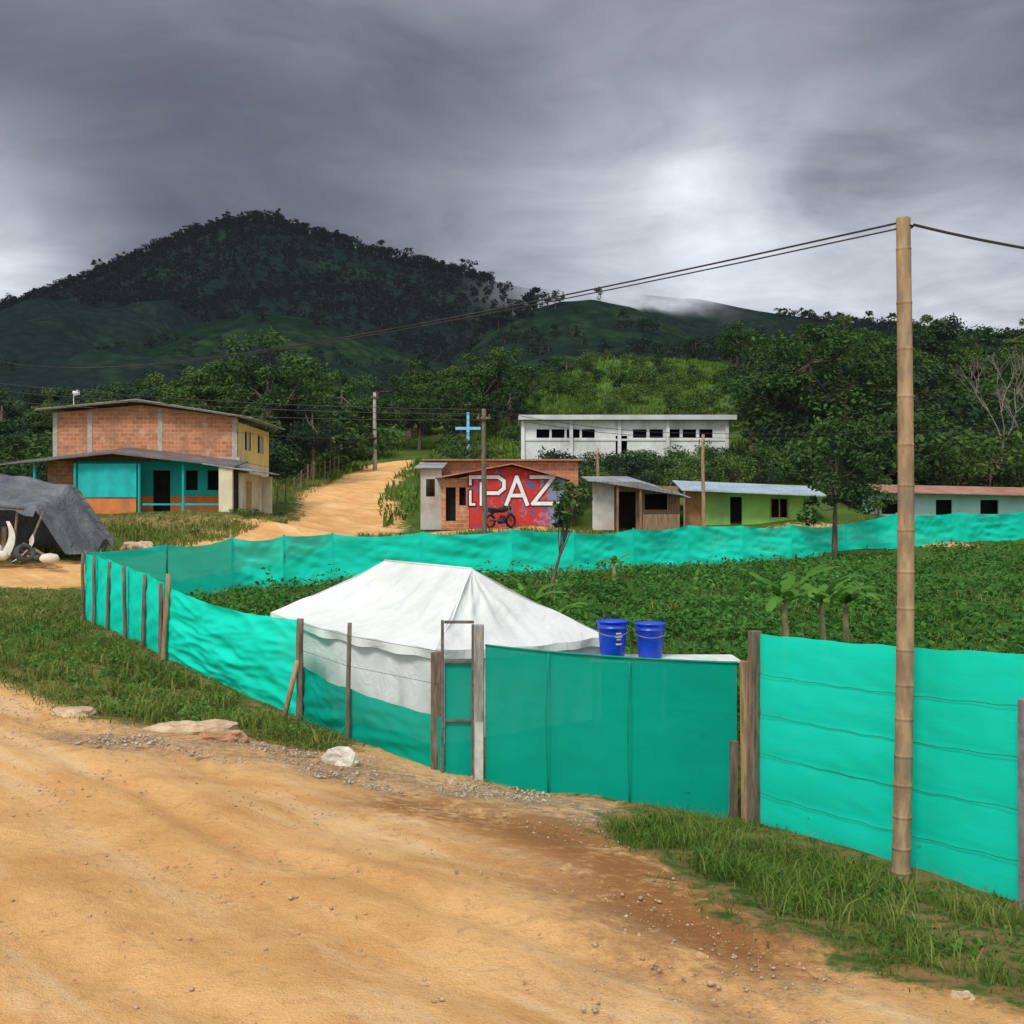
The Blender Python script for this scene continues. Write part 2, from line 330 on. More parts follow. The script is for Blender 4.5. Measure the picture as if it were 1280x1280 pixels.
# ------------------------------------------------------------ gravel and rocks
rockm=simple('rock_mat',(.50,.38,.26),(.30,.20,.12),9,.9,.5,.02)
rockg=simple('gravel_rock_mat',(.50,.42,.32),(.28,.22,.16),9,.9,.5,.02)
def rocks(name,q,size,parent=None,mat=rockm,flat=.6):
    n=len(q); base=np.array([(1,0,0),(-1,0,0),(0,1,0),(0,-1,0),(0,0,1),(0,0,-1)],float)
    V=base[None]*rng.uniform(.55,1.2,(n,6,1))+rng.normal(size=(n,6,3))*.15
    V[:,:,2]*=flat; V*=size[:,None,None]; a=rng.uniform(0,6.28,n); c,s=np.cos(a)[:,None],np.sin(a)[:,None]
    V=np.stack([V[...,0]*c-V[...,1]*s,V[...,0]*s+V[...,1]*c,V[...,2]],-1)
    V+=np.c_[q,H(q[:,0],q[:,1])+size*.1][:,None]
    f=np.array([(0,2,4),(2,1,4),(1,3,4),(3,0,4),(2,0,5),(1,2,5),(3,1,5),(0,3,5)])
    Fq=(f[None]+np.arange(n)[:,None,None]*6).reshape(-1,3)
    return npmesh(name,V.reshape(-1,3),Fq,[mat],parent)
gr=empty('gravel')
NRv=[(-9,4),(4,3.5),(2.75,5.8),(1.87,6.6),(1.52,7.1),(1.3,8),(.81,10.3),(1.2,11.7),(-.3,13),(-1.9,14.2),(-2.0,13.1),(-3.3,13.4),(-5.6,14.2),(-9,18)]
q=sample(NRv,12000,0,lambda q:.3*clumpy(q,.8,.05,.25)+.7*np.exp(-(sdpoly(q[:,0],q[:,1],NR)/.9)**2)); rocks('pebbles',q,.004+.019*rng.random(12000)**5,gr)
q=sample([(-5,12.2),(-2,11.6),(.4,10.8),(1.2,11.6),(-.3,13),(-1.9,14),(-2.2,13),(-5,13.8)],3000,0,lambda q:clumpy(q,1.5,.0,.25)); rocks('gravel_stones',q,.007+.034*rng.random(3000)**4,gr,rockg)
q=sample([(.2,4),(2.6,4.2),(2.3,6.2),(1.3,7.6),(.5,7)],350,0); rocks('shoulder_stones',q,.005+.024*rng.random(350)**3,gr)
def bigrock(name,x,y,sx,sy,sz,seed,mat,rz=0):
    import bmesh
    bm=bmesh.new(); bmesh.ops.create_icosphere(bm,subdivisions=4,radius=1)
    for v in bm.verts:
        p=v.co*1.0; d=1+.35*mn.noise(p*1.1+Vector((seed,0,0)))+.16*mn.noise(p*3+Vector((seed,4,0)))+.06*mn.noise(p*8+Vector((seed,4,0)))
        v.co=Vector((p.x*sx*d,p.y*sy*d,max(min(p.z,.62),-.7)*sz*d*1.3))
    me=bpy.data.meshes.new(name); bm.to_mesh(me); bm.free(); me.materials.append(mat)
    ob=link(bpy.data.objects.new(name,me)); ob.location=(x,y,h1(x,y)+sz*.2); ob.rotation_euler=(0,0,rz); return ob
r2=simple('pale_rock_mat',(.58,.44,.29),(.38,.25,.15),5,.9,.6,.03)
bigrock('rock',-4.05,13.55,.55,.2,.13,1,r2,.1); bigrock('rock',-3.55,13.1,.3,.16,.10,5,simple('red_rock_mat',(.50,.29,.15),(.32,.17,.09),6,.9,.6,.03),.2)
bigrock('rock',-2.03,12.75,.24,.17,.14,9,simple('white_rock_mat',(.66,.60,.50),(.45,.38,.29),5,.9,.6,.03),-.4); bigrock('rock',-.68,12.35,.07,.06,.08,3,r2); bigrock('rock',-5.9,14.5,.3,.2,.09,12,r2)
bigrock('rock',-11.0,33.5,.5,.3,.25,14,r2); bigrock('rock',-13.4,38.6,.6,.4,.3,15,r2); bigrock('rock',2.5,6.0,.07,.05,.04,17,r2);bigrock('rock',-11.7,31.5,.3,.2,.16,19,r2)

# ------------------------------------------------------------ fence
m,nt=newmat('green_shade_cloth')
p=pos(nt); f1=nz(nt,.8,3,.5,p); f2=nz(nt,1,4,.6,pos(nt,(1.5,1.5,7)))
cA=mixc(nt,sstep(nt,f1,.3,.7),(.014,.78,.57),(.010,.71,.50)); cA=mixc(nt,mth(nt,'MULTIPLY',sstep(nt,f2,.5,.75),.12),cA,(.07,.82,.66))
d=N(nt,'ShaderNodeBsdfDiffuse'); L(nt,cA,d.inputs[0]); t=N(nt,'ShaderNodeBsdfTranslucent'); L(nt,cA,t.inputs[0])
bp=N(nt,'ShaderNodeBump'); bp.inputs['Strength'].default_value=.25; bp.inputs['Distance'].default_value=.02; L(nt,f2,bp.inputs['Height']); L(nt,bp.outputs[0],d.inputs['Normal'])
mx=N(nt,'ShaderNodeMixShader'); mx.inputs[0].default_value=.22; L(nt,d.outputs[0],mx.inputs[1]); L(nt,t.outputs[0],mx.inputs[2])
tr=N(nt,'ShaderNodeBsdfTransparent'); m3=N(nt,'ShaderNodeMixShader'); m3.inputs[0].default_value=.035; L(nt,mx.outputs[0],m3.inputs[1]); L(nt,tr.outputs[0],m3.inputs[2])
o=N(nt,'ShaderNodeOutputMaterial'); L(nt,m3.outputs[0],o.inputs[0]); cloth=m
m2=m.copy(); m2.name='green_gate_cloth'
for n in m2.node_tree.nodes:
    if n.type=='MIX' and n.data_type=='RGBA':
        if not n.inputs[6].is_linked:
            n.inputs[6].default_value=(.004,.37,.265,1); n.inputs[7].default_value=(.003,.32,.225,1)
        else: n.inputs[7].default_value=(.01,.42,.31,1)
cloth_d=m2
wood=simple('old_wood',(.22,.17,.12),(.09,.07,.05),8,.9,.5,.01,(3,3,.4)); woodp=simple('pale_wood',(.42,.27,.15),(.22,.14,.08),8,.9,.5,.01,(3,3,.4))
conc=simple('concrete_mat',(.46,.40,.34),(.30,.26,.22),10,.9,.4,.01)
wirem=simple('wire_mat',(.03,.03,.03),(.05,.05,.05),3,.6)
seamm=simple('seam_thread',(.004,.26,.18),(.003,.20,.14),3,.8)
fence=empty('mesh_fence')
def panel(name,a,b,sag=.04,bil=.04,wr=.02,mat=cloth,nu=40,nv=22,seed=0,diag=0,belt=0):
    ax,ay,at,ab_=a; bx,by,bt,bb=b; dx,dy=bx-ax,by-ay; l=math.hypot(dx,dy); nx,ny=-dy/l,dx/l
    mb=MB()
    def fn(u,v):
        x=lerp(ax,bx,u);y=lerp(ay,by,u); top=lerp(at,bt,u)-sag*4*u*(1-u)+.018*mn.noise((u*l*3,seed,0)); bot=lerp(ab_,bb,u)
        z=lerp(bot,top,v)
        e=4*u*(1-u)
        w_=mn.noise((u*l*.8+seed,v*7+u*2,1.3))*1.2+mn.noise((u*l*2.5,v*14-u*4,seed+7.1))*.6
        if diag:
            s1=abs(mn.noise((u*l*.7+v*2.2,v*4.5-u*3.5,seed)))*2.4; s2=abs(mn.noise((u*l*1.6-v*3,v*8+u*5,seed+3)))*1.4; w_=w_*.4-s1-s2
        o=bil*math.sin(math.pi*v)*e + wr*e**.4*w_
        if belt: o+=belt*abs(math.sin(v*5*math.pi))**.7*e**.3
        return (x+nx*o,y+ny*o,z)
    mb.grid(fn,nu,nv); return mb.obj(name,mat,fence,True)
PA0=(6.4,6.2,1.7,-.30);PA=(3.86,8.05,1.54,-.40);PB=(2.46,10.85,1.38,-.60);PC=(2.30,11.05,1.06,-.60);PD=(-.32,13.0,1.0,-.70)
panel('cloth_panel',PA0,PA,.03,.03,.015,seed=1,belt=.012); panel('cloth_panel',PA,PB,.02,.02,.010,nu=70,nv=60,seed=2,belt=.012)
panel('gate_cloth_panel',PC,PD,.03,-.03,.008,cloth_d,seed=3,nu=60)
PE0=(-.84,13.15,.10,-.70);PE=(-2.18,14.5,.23,-.54);PF=(-3.2,16.5,.26,-.66)
panel('cloth_panel',PE0,PE,.03,.03,.03,cloth_d,seed=4); panel('cloth_panel',PE,PF,.04,.03,.04,cloth_d,seed=5)
PF2=(-3.22,16.52,.95,-.6);PG=(-6.12,19,1.30,-.02)
panel('cloth_panel',PF2,PG,.12,.10,.045,nu=90,nv=56,seed=6,diag=1)
LP=[(-6.12,19,1.36,0),(-6.95,20.5,1.45,.03),(-7.7,21.7,1.5,.05),(-8.6,23.1,1.58,.08),(-9.3,24.2,1.62,.08),(-9.87,25,1.66,.1)]
for i,(a,b) in enumerate(zip(LP[:-1],LP[1:])): panel('cloth_panel',a,b,.03,.05,.035,cloth,nu=20,seed=10+i)
far=[(-9.87,25,1.66,.1),(-9.3,29,1.72,.1),(-8.56,33,1.82,.15),(-7.2,34,1.85,.2),(-5.83,35,1.9,.2),(-3,36,1.93,.3),(0,37,2.0,.3),(2.2,38.3,1.88,.35),(4.5,40,1.98,.4),(6.84,42,2.08,.4),(9.2,43,2.05,.5),(11.4,44,2.10,.6),(14.0,45.2,2.1,.65),(16.4,46,2.55,.8),(20.5,49.5,2.6,.9),(25.1,53,2.62,1.0),(32,56,2.8,1.1),(40,60,3.0,1.2)]
for i,(a,b) in enumerate(zip(far[:-1],far[1:])):
    panel('far_cloth_panel',a,b,.13 if i%3 else .04,.10,.08,nu=40,nv=18,seed=20+i)
pm=MB()
def post(mb,x,y,z0,z1,r,mi=0,lx=0,ly=0):
    k=5; mb.tube([(x+lx*i/k+.12*r*math.sin(i*2.1+x),y+ly*i/k,lerp(z0,z1,i/k)) for i in range(k+1)],[r*(1.08-.12*i/k) for i in range(k+1)],8,mi)
for a in far: post(pm,a[0],a[1]+.08,a[3]-.3,a[2]+.03,.04)
for a,lx in zip(LP,(0,.04,-.04,.05,0,0)): post(pm,a[0]-.03,a[1]-.09,a[3]-.3,a[2]-.05+.12*random.random(),.042,0,lx)
post(pm,-6.12,18.88,-.3,1.52,.045,1,.12); post(pm,-3.22,16.4,-.9,.98,.055,0); post(pm,-2.2,14.42,-.8,1.12,.03,0,.03)
pm.obj('posts',[wood,woodp],fence,True)
pm=MB(); pm.tube([(-3.45,16.2,-.62),(-3.25,16.38,.35)],.04,8); pm.obj('brace',woodp,fence,True)
pm=MB()
def plank(mb,x,y,z0,z1,w,d,mi=0,rz=0,tilt=0):
    M=mb.M; mb.M=Matrix.Translation((x,y,z0))@Matrix.Rotation(rz,4,'Z')@Matrix.Rotation(tilt,4,'Y'); mb.box(-w/2,w/2,-d/2,d/2,0,z1-z0,mi); mb.M=M
plank(pm,2.42,10.82,-.8,1.41,.11,.10,0,.5,.01); plank(pm,2.24,10.95,-.8,.28,.07,.07,0,.3,.01); plank(pm,2.36,10.88,-.8,1.1,.06,.08,1,.5,-.015)
pm.obj('panel_post',[wood,woodp],fence,bevel=.008)
pm=MB(); plank(pm,3.80,7.98,-.8,1.22,.085,.07,0,.4,-.005); pm.obj('end_post',simple('grey_post',(.26,.24,.22),(.15,.14,.13),10,.9),fence,bevel=.006)
pm=MB()
for fz in (.2,.4,.6,.8):
    pts=[]
    for i in range(25):
        u=i/24; wv_=.006*math.sin(i*1.9+fz*9); pts.append((lerp(PA[0],PB[0],u)-.028,lerp(PA[1],PB[1],u)-.014,lerp(lerp(PA[3],PA[2],fz),lerp(PB[3],PB[2],fz),u)-.03*4*u*(1-u)+wv_))
    pm.tube(pts,.0025,5)
for zf in (.55,.95): pm.tube([(-.84,13.1,zf-.05),(-2.2,14.4,zf),(-3.2,16.4,zf-.05)],.003,5)
pm.obj('tie_wires',wirem,fence)
pm=MB()
pts=[(lerp(PC[0],PD[0],i/8),lerp(PC[1],PD[1],i/8)-.012,lerp(PC[2],PD[2],i/8)-.03*4*(i/8)*(1-i/8)) for i in range(9)]; pm.tube(pts,.012,6)
for t in (.38,.71):
    xq,yq=lerp(PC[0],PD[0],t),lerp(PC[1],PD[1],t); pm.tube([(xq-.02-.03*math.sin(math.pi*k/6),yq-.03-.05*math.sin(math.pi*k/6),lerp(.98,-.68,k/6)) for k in range(7)],.009,6)
pm.obj('cloth_seams',seamm,fence,True)
gate=empty('fence_gate')
met=simple('gate_metal',(.16,.14,.12),(.09,.08,.07),12,.7)
g=MB(); g.box(-.86,-.825,13.06,13.10,-.72,1.29); g.box(-.82,-.46,13.065,13.095,1.25,1.285)
g.box(-.82,-.495,13.065,13.095,.77,.80); g.box(-.82,-.495,13.065,13.095,.06,.09); g.box(-.49,-.46,13.06,13.10,-.66,1.24); g.obj('gate_frame',met,gate,bevel=.004)
g=MB(); plank(g,-.40,13.02,-.8,1.24,.12,.11,0); g.obj('gate_post',[simple('grey_wood',(.34,.32,.28),(.17,.16,.14),8,.9,.4,.01,(3,3,.5))],gate,bevel=.01)
g=MB(); plank(g,-.93,13.25,-.7,.88,.13,.08,0); g.obj('side_post',wood,gate,bevel=.01)
g=MB(); g.grid(lambda u,v:(lerp(-.82,-.49,u),13.115+.01*mn.noise((u*3,v*4,0)),lerp(-.62,.77,v)),8,16); g.obj('gate_leaf_cloth',cloth_d,gate,True)
g=MB(); plank(g,-.395,12.955,-.66,.08,.1,.01,0); g.obj('white_board',simple('board_white',(.55,.53,.48),(.4,.38,.33),8,.8),gate)

# ------------------------------------------------------------ tent
m,nt=newmat('tent_canvas'); p=pos(nt)
f=nz(nt,2.2,4,.6,p); c=mixc(nt,sstep(nt,f,.4,.8),(.75,.76,.735),(.64,.66,.63)); f3=nz(nt,.9,4,.5,p)
c=mixc(nt,mth(nt,'MULTIPLY',sstep(nt,f3,.48,.72),.35),c,(.54,.56,.52))
d=N(nt,'ShaderNodeBsdfPrincipled'); L(nt,c,d.inputs['Base Color']); d.inputs['Roughness'].default_value=.7; d.inputs['Specular IOR Level'].default_value=.2
bp=N(nt,'ShaderNodeBump'); bp.inputs['Strength'].default_value=.5; bp.inputs['Distance'].default_value=.07; L(nt,nz(nt,2.2,4,.6,p,1.2),bp.inputs['Height']); L(nt,bp.outputs[0],d.inputs['Normal'])
t=N(nt,'ShaderNodeBsdfTranslucent'); L(nt,c,t.inputs[0]); mx=N(nt,'ShaderNodeMixShader'); mx.inputs[0].default_value=.15
L(nt,d.outputs[0],mx.inputs[1]); L(nt,t.outputs[0],mx.inputs[2]); o=N(nt,'ShaderNodeOutputMaterial'); L(nt,mx.outputs[0],o.inputs[0]); canvas=m
tent=empty('white_tent')
FLc,FRc,BLc,BRc=(-1.06,15,.70),(1.55,17.5,.60),(-4.02,18.0,.93),(-1.42,20.5,.9); RF,RB=(-.63,17.1,1.70),(-2.2,18.7,1.76)
def surf(mb,a,b,c_,d_,nu,nv,sag,wr,seed):
    a,b,c_,d_=map(Vector,(a,b,c_,d_)); nn=(b-a).cross(d_-a)
    if nn.length<1e-6: nn=(c_-a).cross(d_-a)
    nn.normalize()
    if nn.z<0: nn=-nn
    def fn(u,v):
        P_=a.lerp(b,u).lerp(d_.lerp(c_,u),v)
        e=math.sin(math.pi*min(max(v,0),1)); e2=math.sin(math.pi*u)
        rib=.035*abs(math.sin(u*math.pi*5))*e2**.3
        return tuple(P_-nn*(sag*e*(.4+.6*e2)+rib*e**.6)+nn*wr*e*(mn.noise((u*5+seed+v*2,v*1.8-u,0))+.6*mn.noise((u*11-v*3,v*4,seed)))+Vector((0,0,-.06*e2*(1-v)*(sag>0)-.02*abs(math.sin(u*14))*(1-v))))
    mb.grid(fn,nu,nv)
t=MB(); surf(t,BLc,FLc,RF,RB,80,26,.10,.06,0); surf(t,FLc,FRc,RF,RF,50,26,.09,.05,3)
surf(t,FRc,BRc,RB,RF,30,16,.08,.03,6); surf(t,BRc,BLc,RB,RB,30,16,.08,.03,9)
t.obj('roof',canvas,tent,True)
t=MB()
def wall(mb,a,b,seed):
    z0,z1=a[2],b[2]; dx,dy=b[0]-a[0],b[1]-a[1]; l=math.hypot(dx,dy); nx,ny=dy/l,-dx/l
    cx,cy=-1.24,17.75
    def P_(p_,k=.04): return (p_[0]+(cx-p_[0])*k,p_[1]+(cy-p_[1])*k)
    A_,B_=P_(a),P_(b)
    def fn(u,v):
        x=lerp(A_[0],B_[0],u);y=lerp(A_[1],B_[1],u); zb=-.75; z=lerp(zb,lerp(z0,z1,u)-.05,v)
        o=.045*(1-v*.6)*math.sin(u*l*7+seed+mn.noise((u*6,v,seed))*3)*.7+.05*mn.noise((u*8,v*2,seed))
        return (x+nx*o,y+ny*o,z)
    mb.grid(fn,80,12)
    def fv(u,v):
        x=lerp(a[0],b[0],u);y=lerp(a[1],b[1],u); e=math.sin(math.pi*u); z=lerp(z0,z1,u)-.06*e-.02*abs(math.sin(u*14))-.13*v-.03*v*mn.noise((u*9,0,seed))
        o=.03*v*math.sin(u*25+seed+2*mn.noise((u*5,0,seed)))+.006
        return (x+nx*o,y+ny*o,z)
    mb.grid(fv,80,3)
for i,(a,b) in enumerate(((BLc,FLc),(FLc,FRc),(FRc,BRc),(BRc,BLc))): wall(t,a,b,i*2.3)
t.obj('walls',canvas,tent,True)
t=MB(); t.tube([RB,RF],.018,8); t.obj('ridge',canvas,tent,True)
t=MB()
for p_ in ((-1.1,14.95),(1.5,17.45),(-3.95,17.95)): t.tube([(p_[0],p_[1],-.8),(p_[0],p_[1],.62)],.02,6)
t.obj('poles',wood,tent)
blue=simple('blue_plastic',(.008,.065,.58),(.006,.05,.46),4,.38,.05,.01,spec=.5)
def barrel(x,y,z,r,h):
    e=empty('blue_bucket',(x,y,z)); mb=MB()
    prof=[(0,.0),(r*.74,0),(r*.78,.02),(r*.90,h*.6),(r*.93,h*.78),(r*1.0,h*.79),(r*1.0,h*.82),(r*.95,h*.83),(r*.97,h*.95),(r*1.06,h*.955),(r*1.06,h),(r*.98,h)]
    n=32; vs=[(q[0]*math.cos(2*math.pi*k/n),q[0]*math.sin(2*math.pi*k/n),q[1]) for q in prof for k in range(n)]
    fs=[(i*n+k,i*n+(k+1)%n,(i+1)*n+(k+1)%n,(i+1)*n+k) for i in range(len(prof)-1) for k in range(n)]
    mb.add(vs,fs); mb.obj('bucket_body',blue,e,True)
    mb=MB(); vs=[(q[0]*math.cos(2*math.pi*k/n),q[0]*math.sin(2*math.pi*k/n),q[1]) for q in ((0,h*.97),(r*.9,h*.965),(r*.98,h*.995)) for k in range(n)]
    fs=[(i*n+k,i*n+(k+1)%n,(i+1)*n+(k+1)%n,(i+1)*n+k) for i in range(2) for k in range(n)]; mb.add(vs,fs); mb.obj('lid',blue,e,True)
    mb=MB(); mb.tube([(math.cos(a)*r*1.09,math.sin(a)*r*1.09,h*.72+.06*math.cos((a-4.7)*1.3)*-1) for a in np.linspace(3.3,6.1,14)],.006,6); mb.obj('handle',simple('steel',(.5,.5,.5),(.4,.4,.4),4,.4,metal=.8),e)
    return e
barrel(1.53,16.45,.40,.235,.55); barrel(2.12,16.6,.37,.235,.53)
mb=MB()
for k,(w,zz) in enumerate(((.10,.36),(.13,.31),(.08,.27),(.11,.20))):
    mb.M=Matrix.Rotation(.35,4,'Z'); mb.grid(lambda u,v:((.22)*math.sin((u-.5)*w*4)+.0,-(.225)*math.cos((u-.5)*w*4),zz+v*.022),6,1)
mb.obj('label_print',simple('white_print',(.6,.6,.6),(.5,.5,.5),4),bpy.data.objects['blue_bucket'])
tb=empty('water_table'); mb=MB(); mb.box(1.2,3.45,16.25,16.95,.33,.365); mb.obj('table_top',simple('white_board_mat',(.66,.66,.64),(.5,.5,.47),4),tb,bevel=.006)
mb=MB()
for x in (1.28,2.3,3.36):
    for y in (16.32,16.88): mb.box(x-.03,x+.03,y-.03,y+.03,-.8,.33)
mb.obj('legs',wood,tb)

# ------------------------------------------------------------ bamboo pole & wires
m,nt=newmat('bamboo_mat'); v=pos(nt,(1,1,.25)); f=nz(nt,14,6,.65,v); f2=nz(nt,2,4,.6,pos(nt,(1,1,.8)))
c=mixc(nt,sstep(nt,f,.3,.7),(.40,.28,.15),(.21,.14,.08)); c=mixc(nt,mth(nt,'MULTIPLY',sstep(nt,f2,.46,.66),.7),c,(.17,.14,.10)); finish(nt,c,.65,f,.3,.008,.3); bam=m
bp_=empty('bamboo_utility_pole'); mb=MB(); pts=[];rad=[]; top=4.97; nodes=[]
zz=-.75;k=0
while zz<top:
    nodes.append(zz); zz+=.2+.012*k+.03*math.sin(k*2.3); k+=1
nodes.append(top)
def pc(z): t=(z+.35)/5.3; return (3.14+.035*t+.03*math.sin(t*4),8.72+.02*math.sin(t*5),z)
for a,b in zip(nodes[:-1],nodes[1:]):
    t=(a+.35)/5.3; r=lerp(.076,.056,t)
    for zq,rr in ((a,r*1.0),(a+.008,r*1.08),(a+.018,r*1.02),(a+.03,r*.98),((a+b)/2,r*.975),(b-.012,r*.99)):
        if zq<top: pts.append(pc(zq)); rad.append(rr)
pts.append(pc(top)); rad.append(.053)
mb.tube(pts,rad,18); mb.obj('culm',bam,bp_,True)
def wire(mb,a,b,sag,r,n=24):
    mb.tube([(lerp(a[0],b[0],i/n),lerp(a[1],b[1],i/n),lerp(a[2],b[2],i/n)-sag*4*(i/n)*(1-i/n)) for i in range(n+1)],r,5,cap=False)
wz=empty('overhead_wires'); mb=MB()
wire(mb,(3.1,8.72,4.93),(-34,62,13.0),1.6,.009,40); wire(mb,(3.1,8.7,4.88),(-34,62,13.1),1.62,.007,40); wire(mb,(3.24,8.72,4.92),(9.5,8.6,5.0),.42,.012)
mb.torus((3.17,8.72,4.9),.062,.008,'z',16,6)
for dz in (0,.18,-.25): wire(mb,(-1.1,44,6.6+dz),(-31,47,8.9+dz*2),.5,.014)
for dz in (0,.2): wire(mb,(-1.1,44,6.6+dz),(8.5,48,5.9+dz),.25,.012); wire(mb,(8.5,48,5.9+dz),(30,60,7.5+dz),.3,.012)
wire(mb,(-10.8,85,11.6),(-1.1,44,6.6),.5,.014); wire(mb,(-10.8,85,11.6),(-40,75,12),.6,.014); wire(mb,(-1.1,44,5.9),(-12.8,50,6.3),.3,.01)
mb.obj('cables',wirem,wz)
def upole(x,y,top,r,mat,arm=True):
    e=empty('utility_pole',(x,y,0)); zb=h1(x,y)-.5; mb=MB()
    mb.tube([(.02*math.sin(i),0,lerp(zb,top,i/6)) for i in range(7)],[r*(1.1-.35*i/6) for i in range(7)],10); mb.obj('shaft',mat,e,True)
    mb=MB()
    if arm: mb.box(-.3,.3,-.2,-.12,top-.42,top-.34)
    for xx in (-.22,0,.22): mb.tube([(xx,-.25,top-.45),(xx,-.25,top-.25)],.03,8)
    mb.tube([(0,-.25,top-.38),(0,0,top-.38)],.02,6)
    mb.obj('crossarm_and_insulators',wood,e)
upole(-1.14,44,6.8,.11,wood,True); upole(-10.8,85,12.0,.16,conc); upole(8.5,48,6.05,.09,woodp,False); upole(4.3,54,5.8,.09,woodp,False)

# ------------------------------------------------------------ building materials
def brickmat(name,c1,c2,mort,sc_=1):
    m,nt=newmat(name); g=N(nt,'ShaderNodeNewGeometry'); s=N(nt,'ShaderNodeSeparateXYZ'); L(nt,g.outputs['Position'],s.inputs[0])
    cb=N(nt,'ShaderNodeCombineXYZ'); L(nt,mth(nt,'ADD',s.outputs[0],s.outputs[1]),cb.inputs[0]); L(nt,s.outputs[2],cb.inputs[1])
    b=N(nt,'ShaderNodeTexBrick'); L(nt,cb.outputs[0],b.inputs['Vector']); b.inputs['Scale'].default_value=1; b.inputs['Brick Width'].default_value=.36*sc_; b.inputs['Row Height'].default_value=.19*sc_
    b.inputs['Mortar Size'].default_value=.014; b.inputs['Color1'].default_value=(*c1,1); b.inputs['Color2'].default_value=(*c2,1); b.inputs['Mortar'].default_value=(*mort,1)
    f=nz(nt,1.1,5,.65,pos(nt)); c=mixc(nt,mth(nt,'MULTIPLY',sstep(nt,f,.45,.62),.65),b.outputs[0],(.27,.14,.085)); c=mixc(nt,mth(nt,'MULTIPLY',sstep(nt,nz(nt,2.3,4,.6,pos(nt)),.55,.68),.6),c,(.58,.36,.24)); finish(nt,c,.9,b.outputs['Fac'],-.4,.02); return m
brick=brickmat('brick_wall_mat',(.54,.215,.10),(.38,.14,.065),(.44,.32,.23)); brick2=brick
dk=simple('dark_interior',(.012,.011,.010),(.02,.02,.02),2,.9)  # near-black: shade of unlit rooms put into the colour of sheets behind openings
yel=simple('yellow_paint',(.78,.58,.20),(.68,.49,.17),2,.8,dirt=(.5,.38,.2)); cream=simple('cream_paint',(.70,.62,.42),(.6,.52,.36),2,.8,dirt=(.4,.34,.24))
teal=simple('teal_paint',(.02,.42,.40),(.015,.35,.33),1.5,.8,dirt=(.03,.26,.25)); oran=simple('orange_paint',(.66,.22,.06),(.54,.16,.05),2,.8,dirt=(.32,.15,.08))
whitep=simple('white_paint',(.70,.70,.68),(.58,.58,.56),1.5,.8,dirt=(.36,.36,.33)); lime=simple('lime_paint',(.28,.54,.13),(.22,.44,.10),1.5,.8,dirt=(.2,.30,.12))
def metroof(name,c1,c2,rust,ax=0):
    m,nt=newmat(name); g=N(nt,'ShaderNodeNewGeometry'); s=N(nt,'ShaderNodeSeparateXYZ'); L(nt,g.outputs['Position'],s.inputs[0])
    w=mth(nt,'SINE',mth(nt,'MULTIPLY',s.outputs[ax],34)); f=nz(nt,.8,5,.65,pos(nt))
    c=mixc(nt,sstep(nt,f,.35,.65),c1,c2); c=mixc(nt,mth(nt,'MULTIPLY',sstep(nt,nz(nt,2.5,5,.7,pos(nt)),.5,.7),.6),c,rust)
    finish(nt,c,.55,w,.5,.02,.4,.2); return m
tin=metroof('tin_roof',(.36,.38,.40),(.22,.23,.24),(.20,.13,.09)); tinb=metroof('blue_tin_roof',(.40,.50,.57),(.30,.38,.44),(.28,.25,.22)); tinr=metroof('rusty_roof',(.35,.14,.09),(.42,.24,.17),(.18,.08,.05)); tind=metroof('dark_tin_roof',(.10,.10,.10),(.17,.16,.15),(.12,.07,.05))
def wallrect(mb,x0,x1,z0,z1,y,th,ops,mi=0):
    xs_=sorted({x0,x1}|{o[0] for o in ops}|{o[1] for o in ops}); zs_=sorted({z0,z1}|{o[2] for o in ops}|{o[3] for o in ops})
    for a,b in zip(xs_[:-1],xs_[1:]):
        for c_,d_ in zip(zs_[:-1],zs_[1:]):
            if any(o[0]<(a+b)/2<o[1] and o[2]<(c_+d_)/2<o[3] for o in ops): continue
            mb.box(a,b,y,y+th,c_,d_,mi)
h=empty('brick_house')
mb=MB(); mb.poly([(-21.2,50,5.05),(-12.75,50,5.05),(-12.75,50,6.98),(-17.2,50,7.55),(-21.2,50,7.2)],(0,.18,0)); mb.obj('front_wall',brick,h)
mb=MB(); mb.box(-21.2,-21.02,50.18,56.3,2.2,7.1); mb.obj('left_wall',brick,h)
mb=MB()
for x in (-21.25,-19.65,-16.4,-12.95): mb.box(x,x+.22,49.975,50.22,2.4,7.2 if x<-19 else (7.38 if x<-14 else 6.93))
mb.box(-21.3,-12.6,49.97,50.2,4.95,5.15); mb.obj('columns_and_slab',conc,h)
mb=MB(); mb.M=Matrix.Translation((-12.7,50.2,0))@Matrix.Rotation(math.pi/2,4,'Z')
wallrect(mb,0,6.1,4.95,6.75,-.02,.18,[(1.0,2.2,5.55,6.45),(3.6,4.9,5.55,6.45)]); mb.obj('side_wall',yel,h)
mb=MB(); mb.M=Matrix.Translation((-12.7,50.2,0))@Matrix.Rotation(math.pi/2,4,'Z'); wallrect(mb,0,6.1,2.0,4.93,-.02,.18,[(2.2,3.2,2.3,4.3)]); mb.obj('lower_side_wall',cream,h)
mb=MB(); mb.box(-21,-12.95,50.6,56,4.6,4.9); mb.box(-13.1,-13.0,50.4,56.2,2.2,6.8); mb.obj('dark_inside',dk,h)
mb=MB()
for a,b in ((1.0,2.2),(3.6,4.9)):
    mb.box(-12.72,-12.66,50.2+a-.06,50.2+a,5.5,6.5); mb.box(-12.72,-12.66,50.2+b,50.2+b+.06,5.5,6.5); mb.box(-12.72,-12.66,50.2+(a+b)/2-.03,50.2+(a+b)/2+.03,5.55,6.45)
mb.obj('window_frames',whitep,h)
mb=MB()
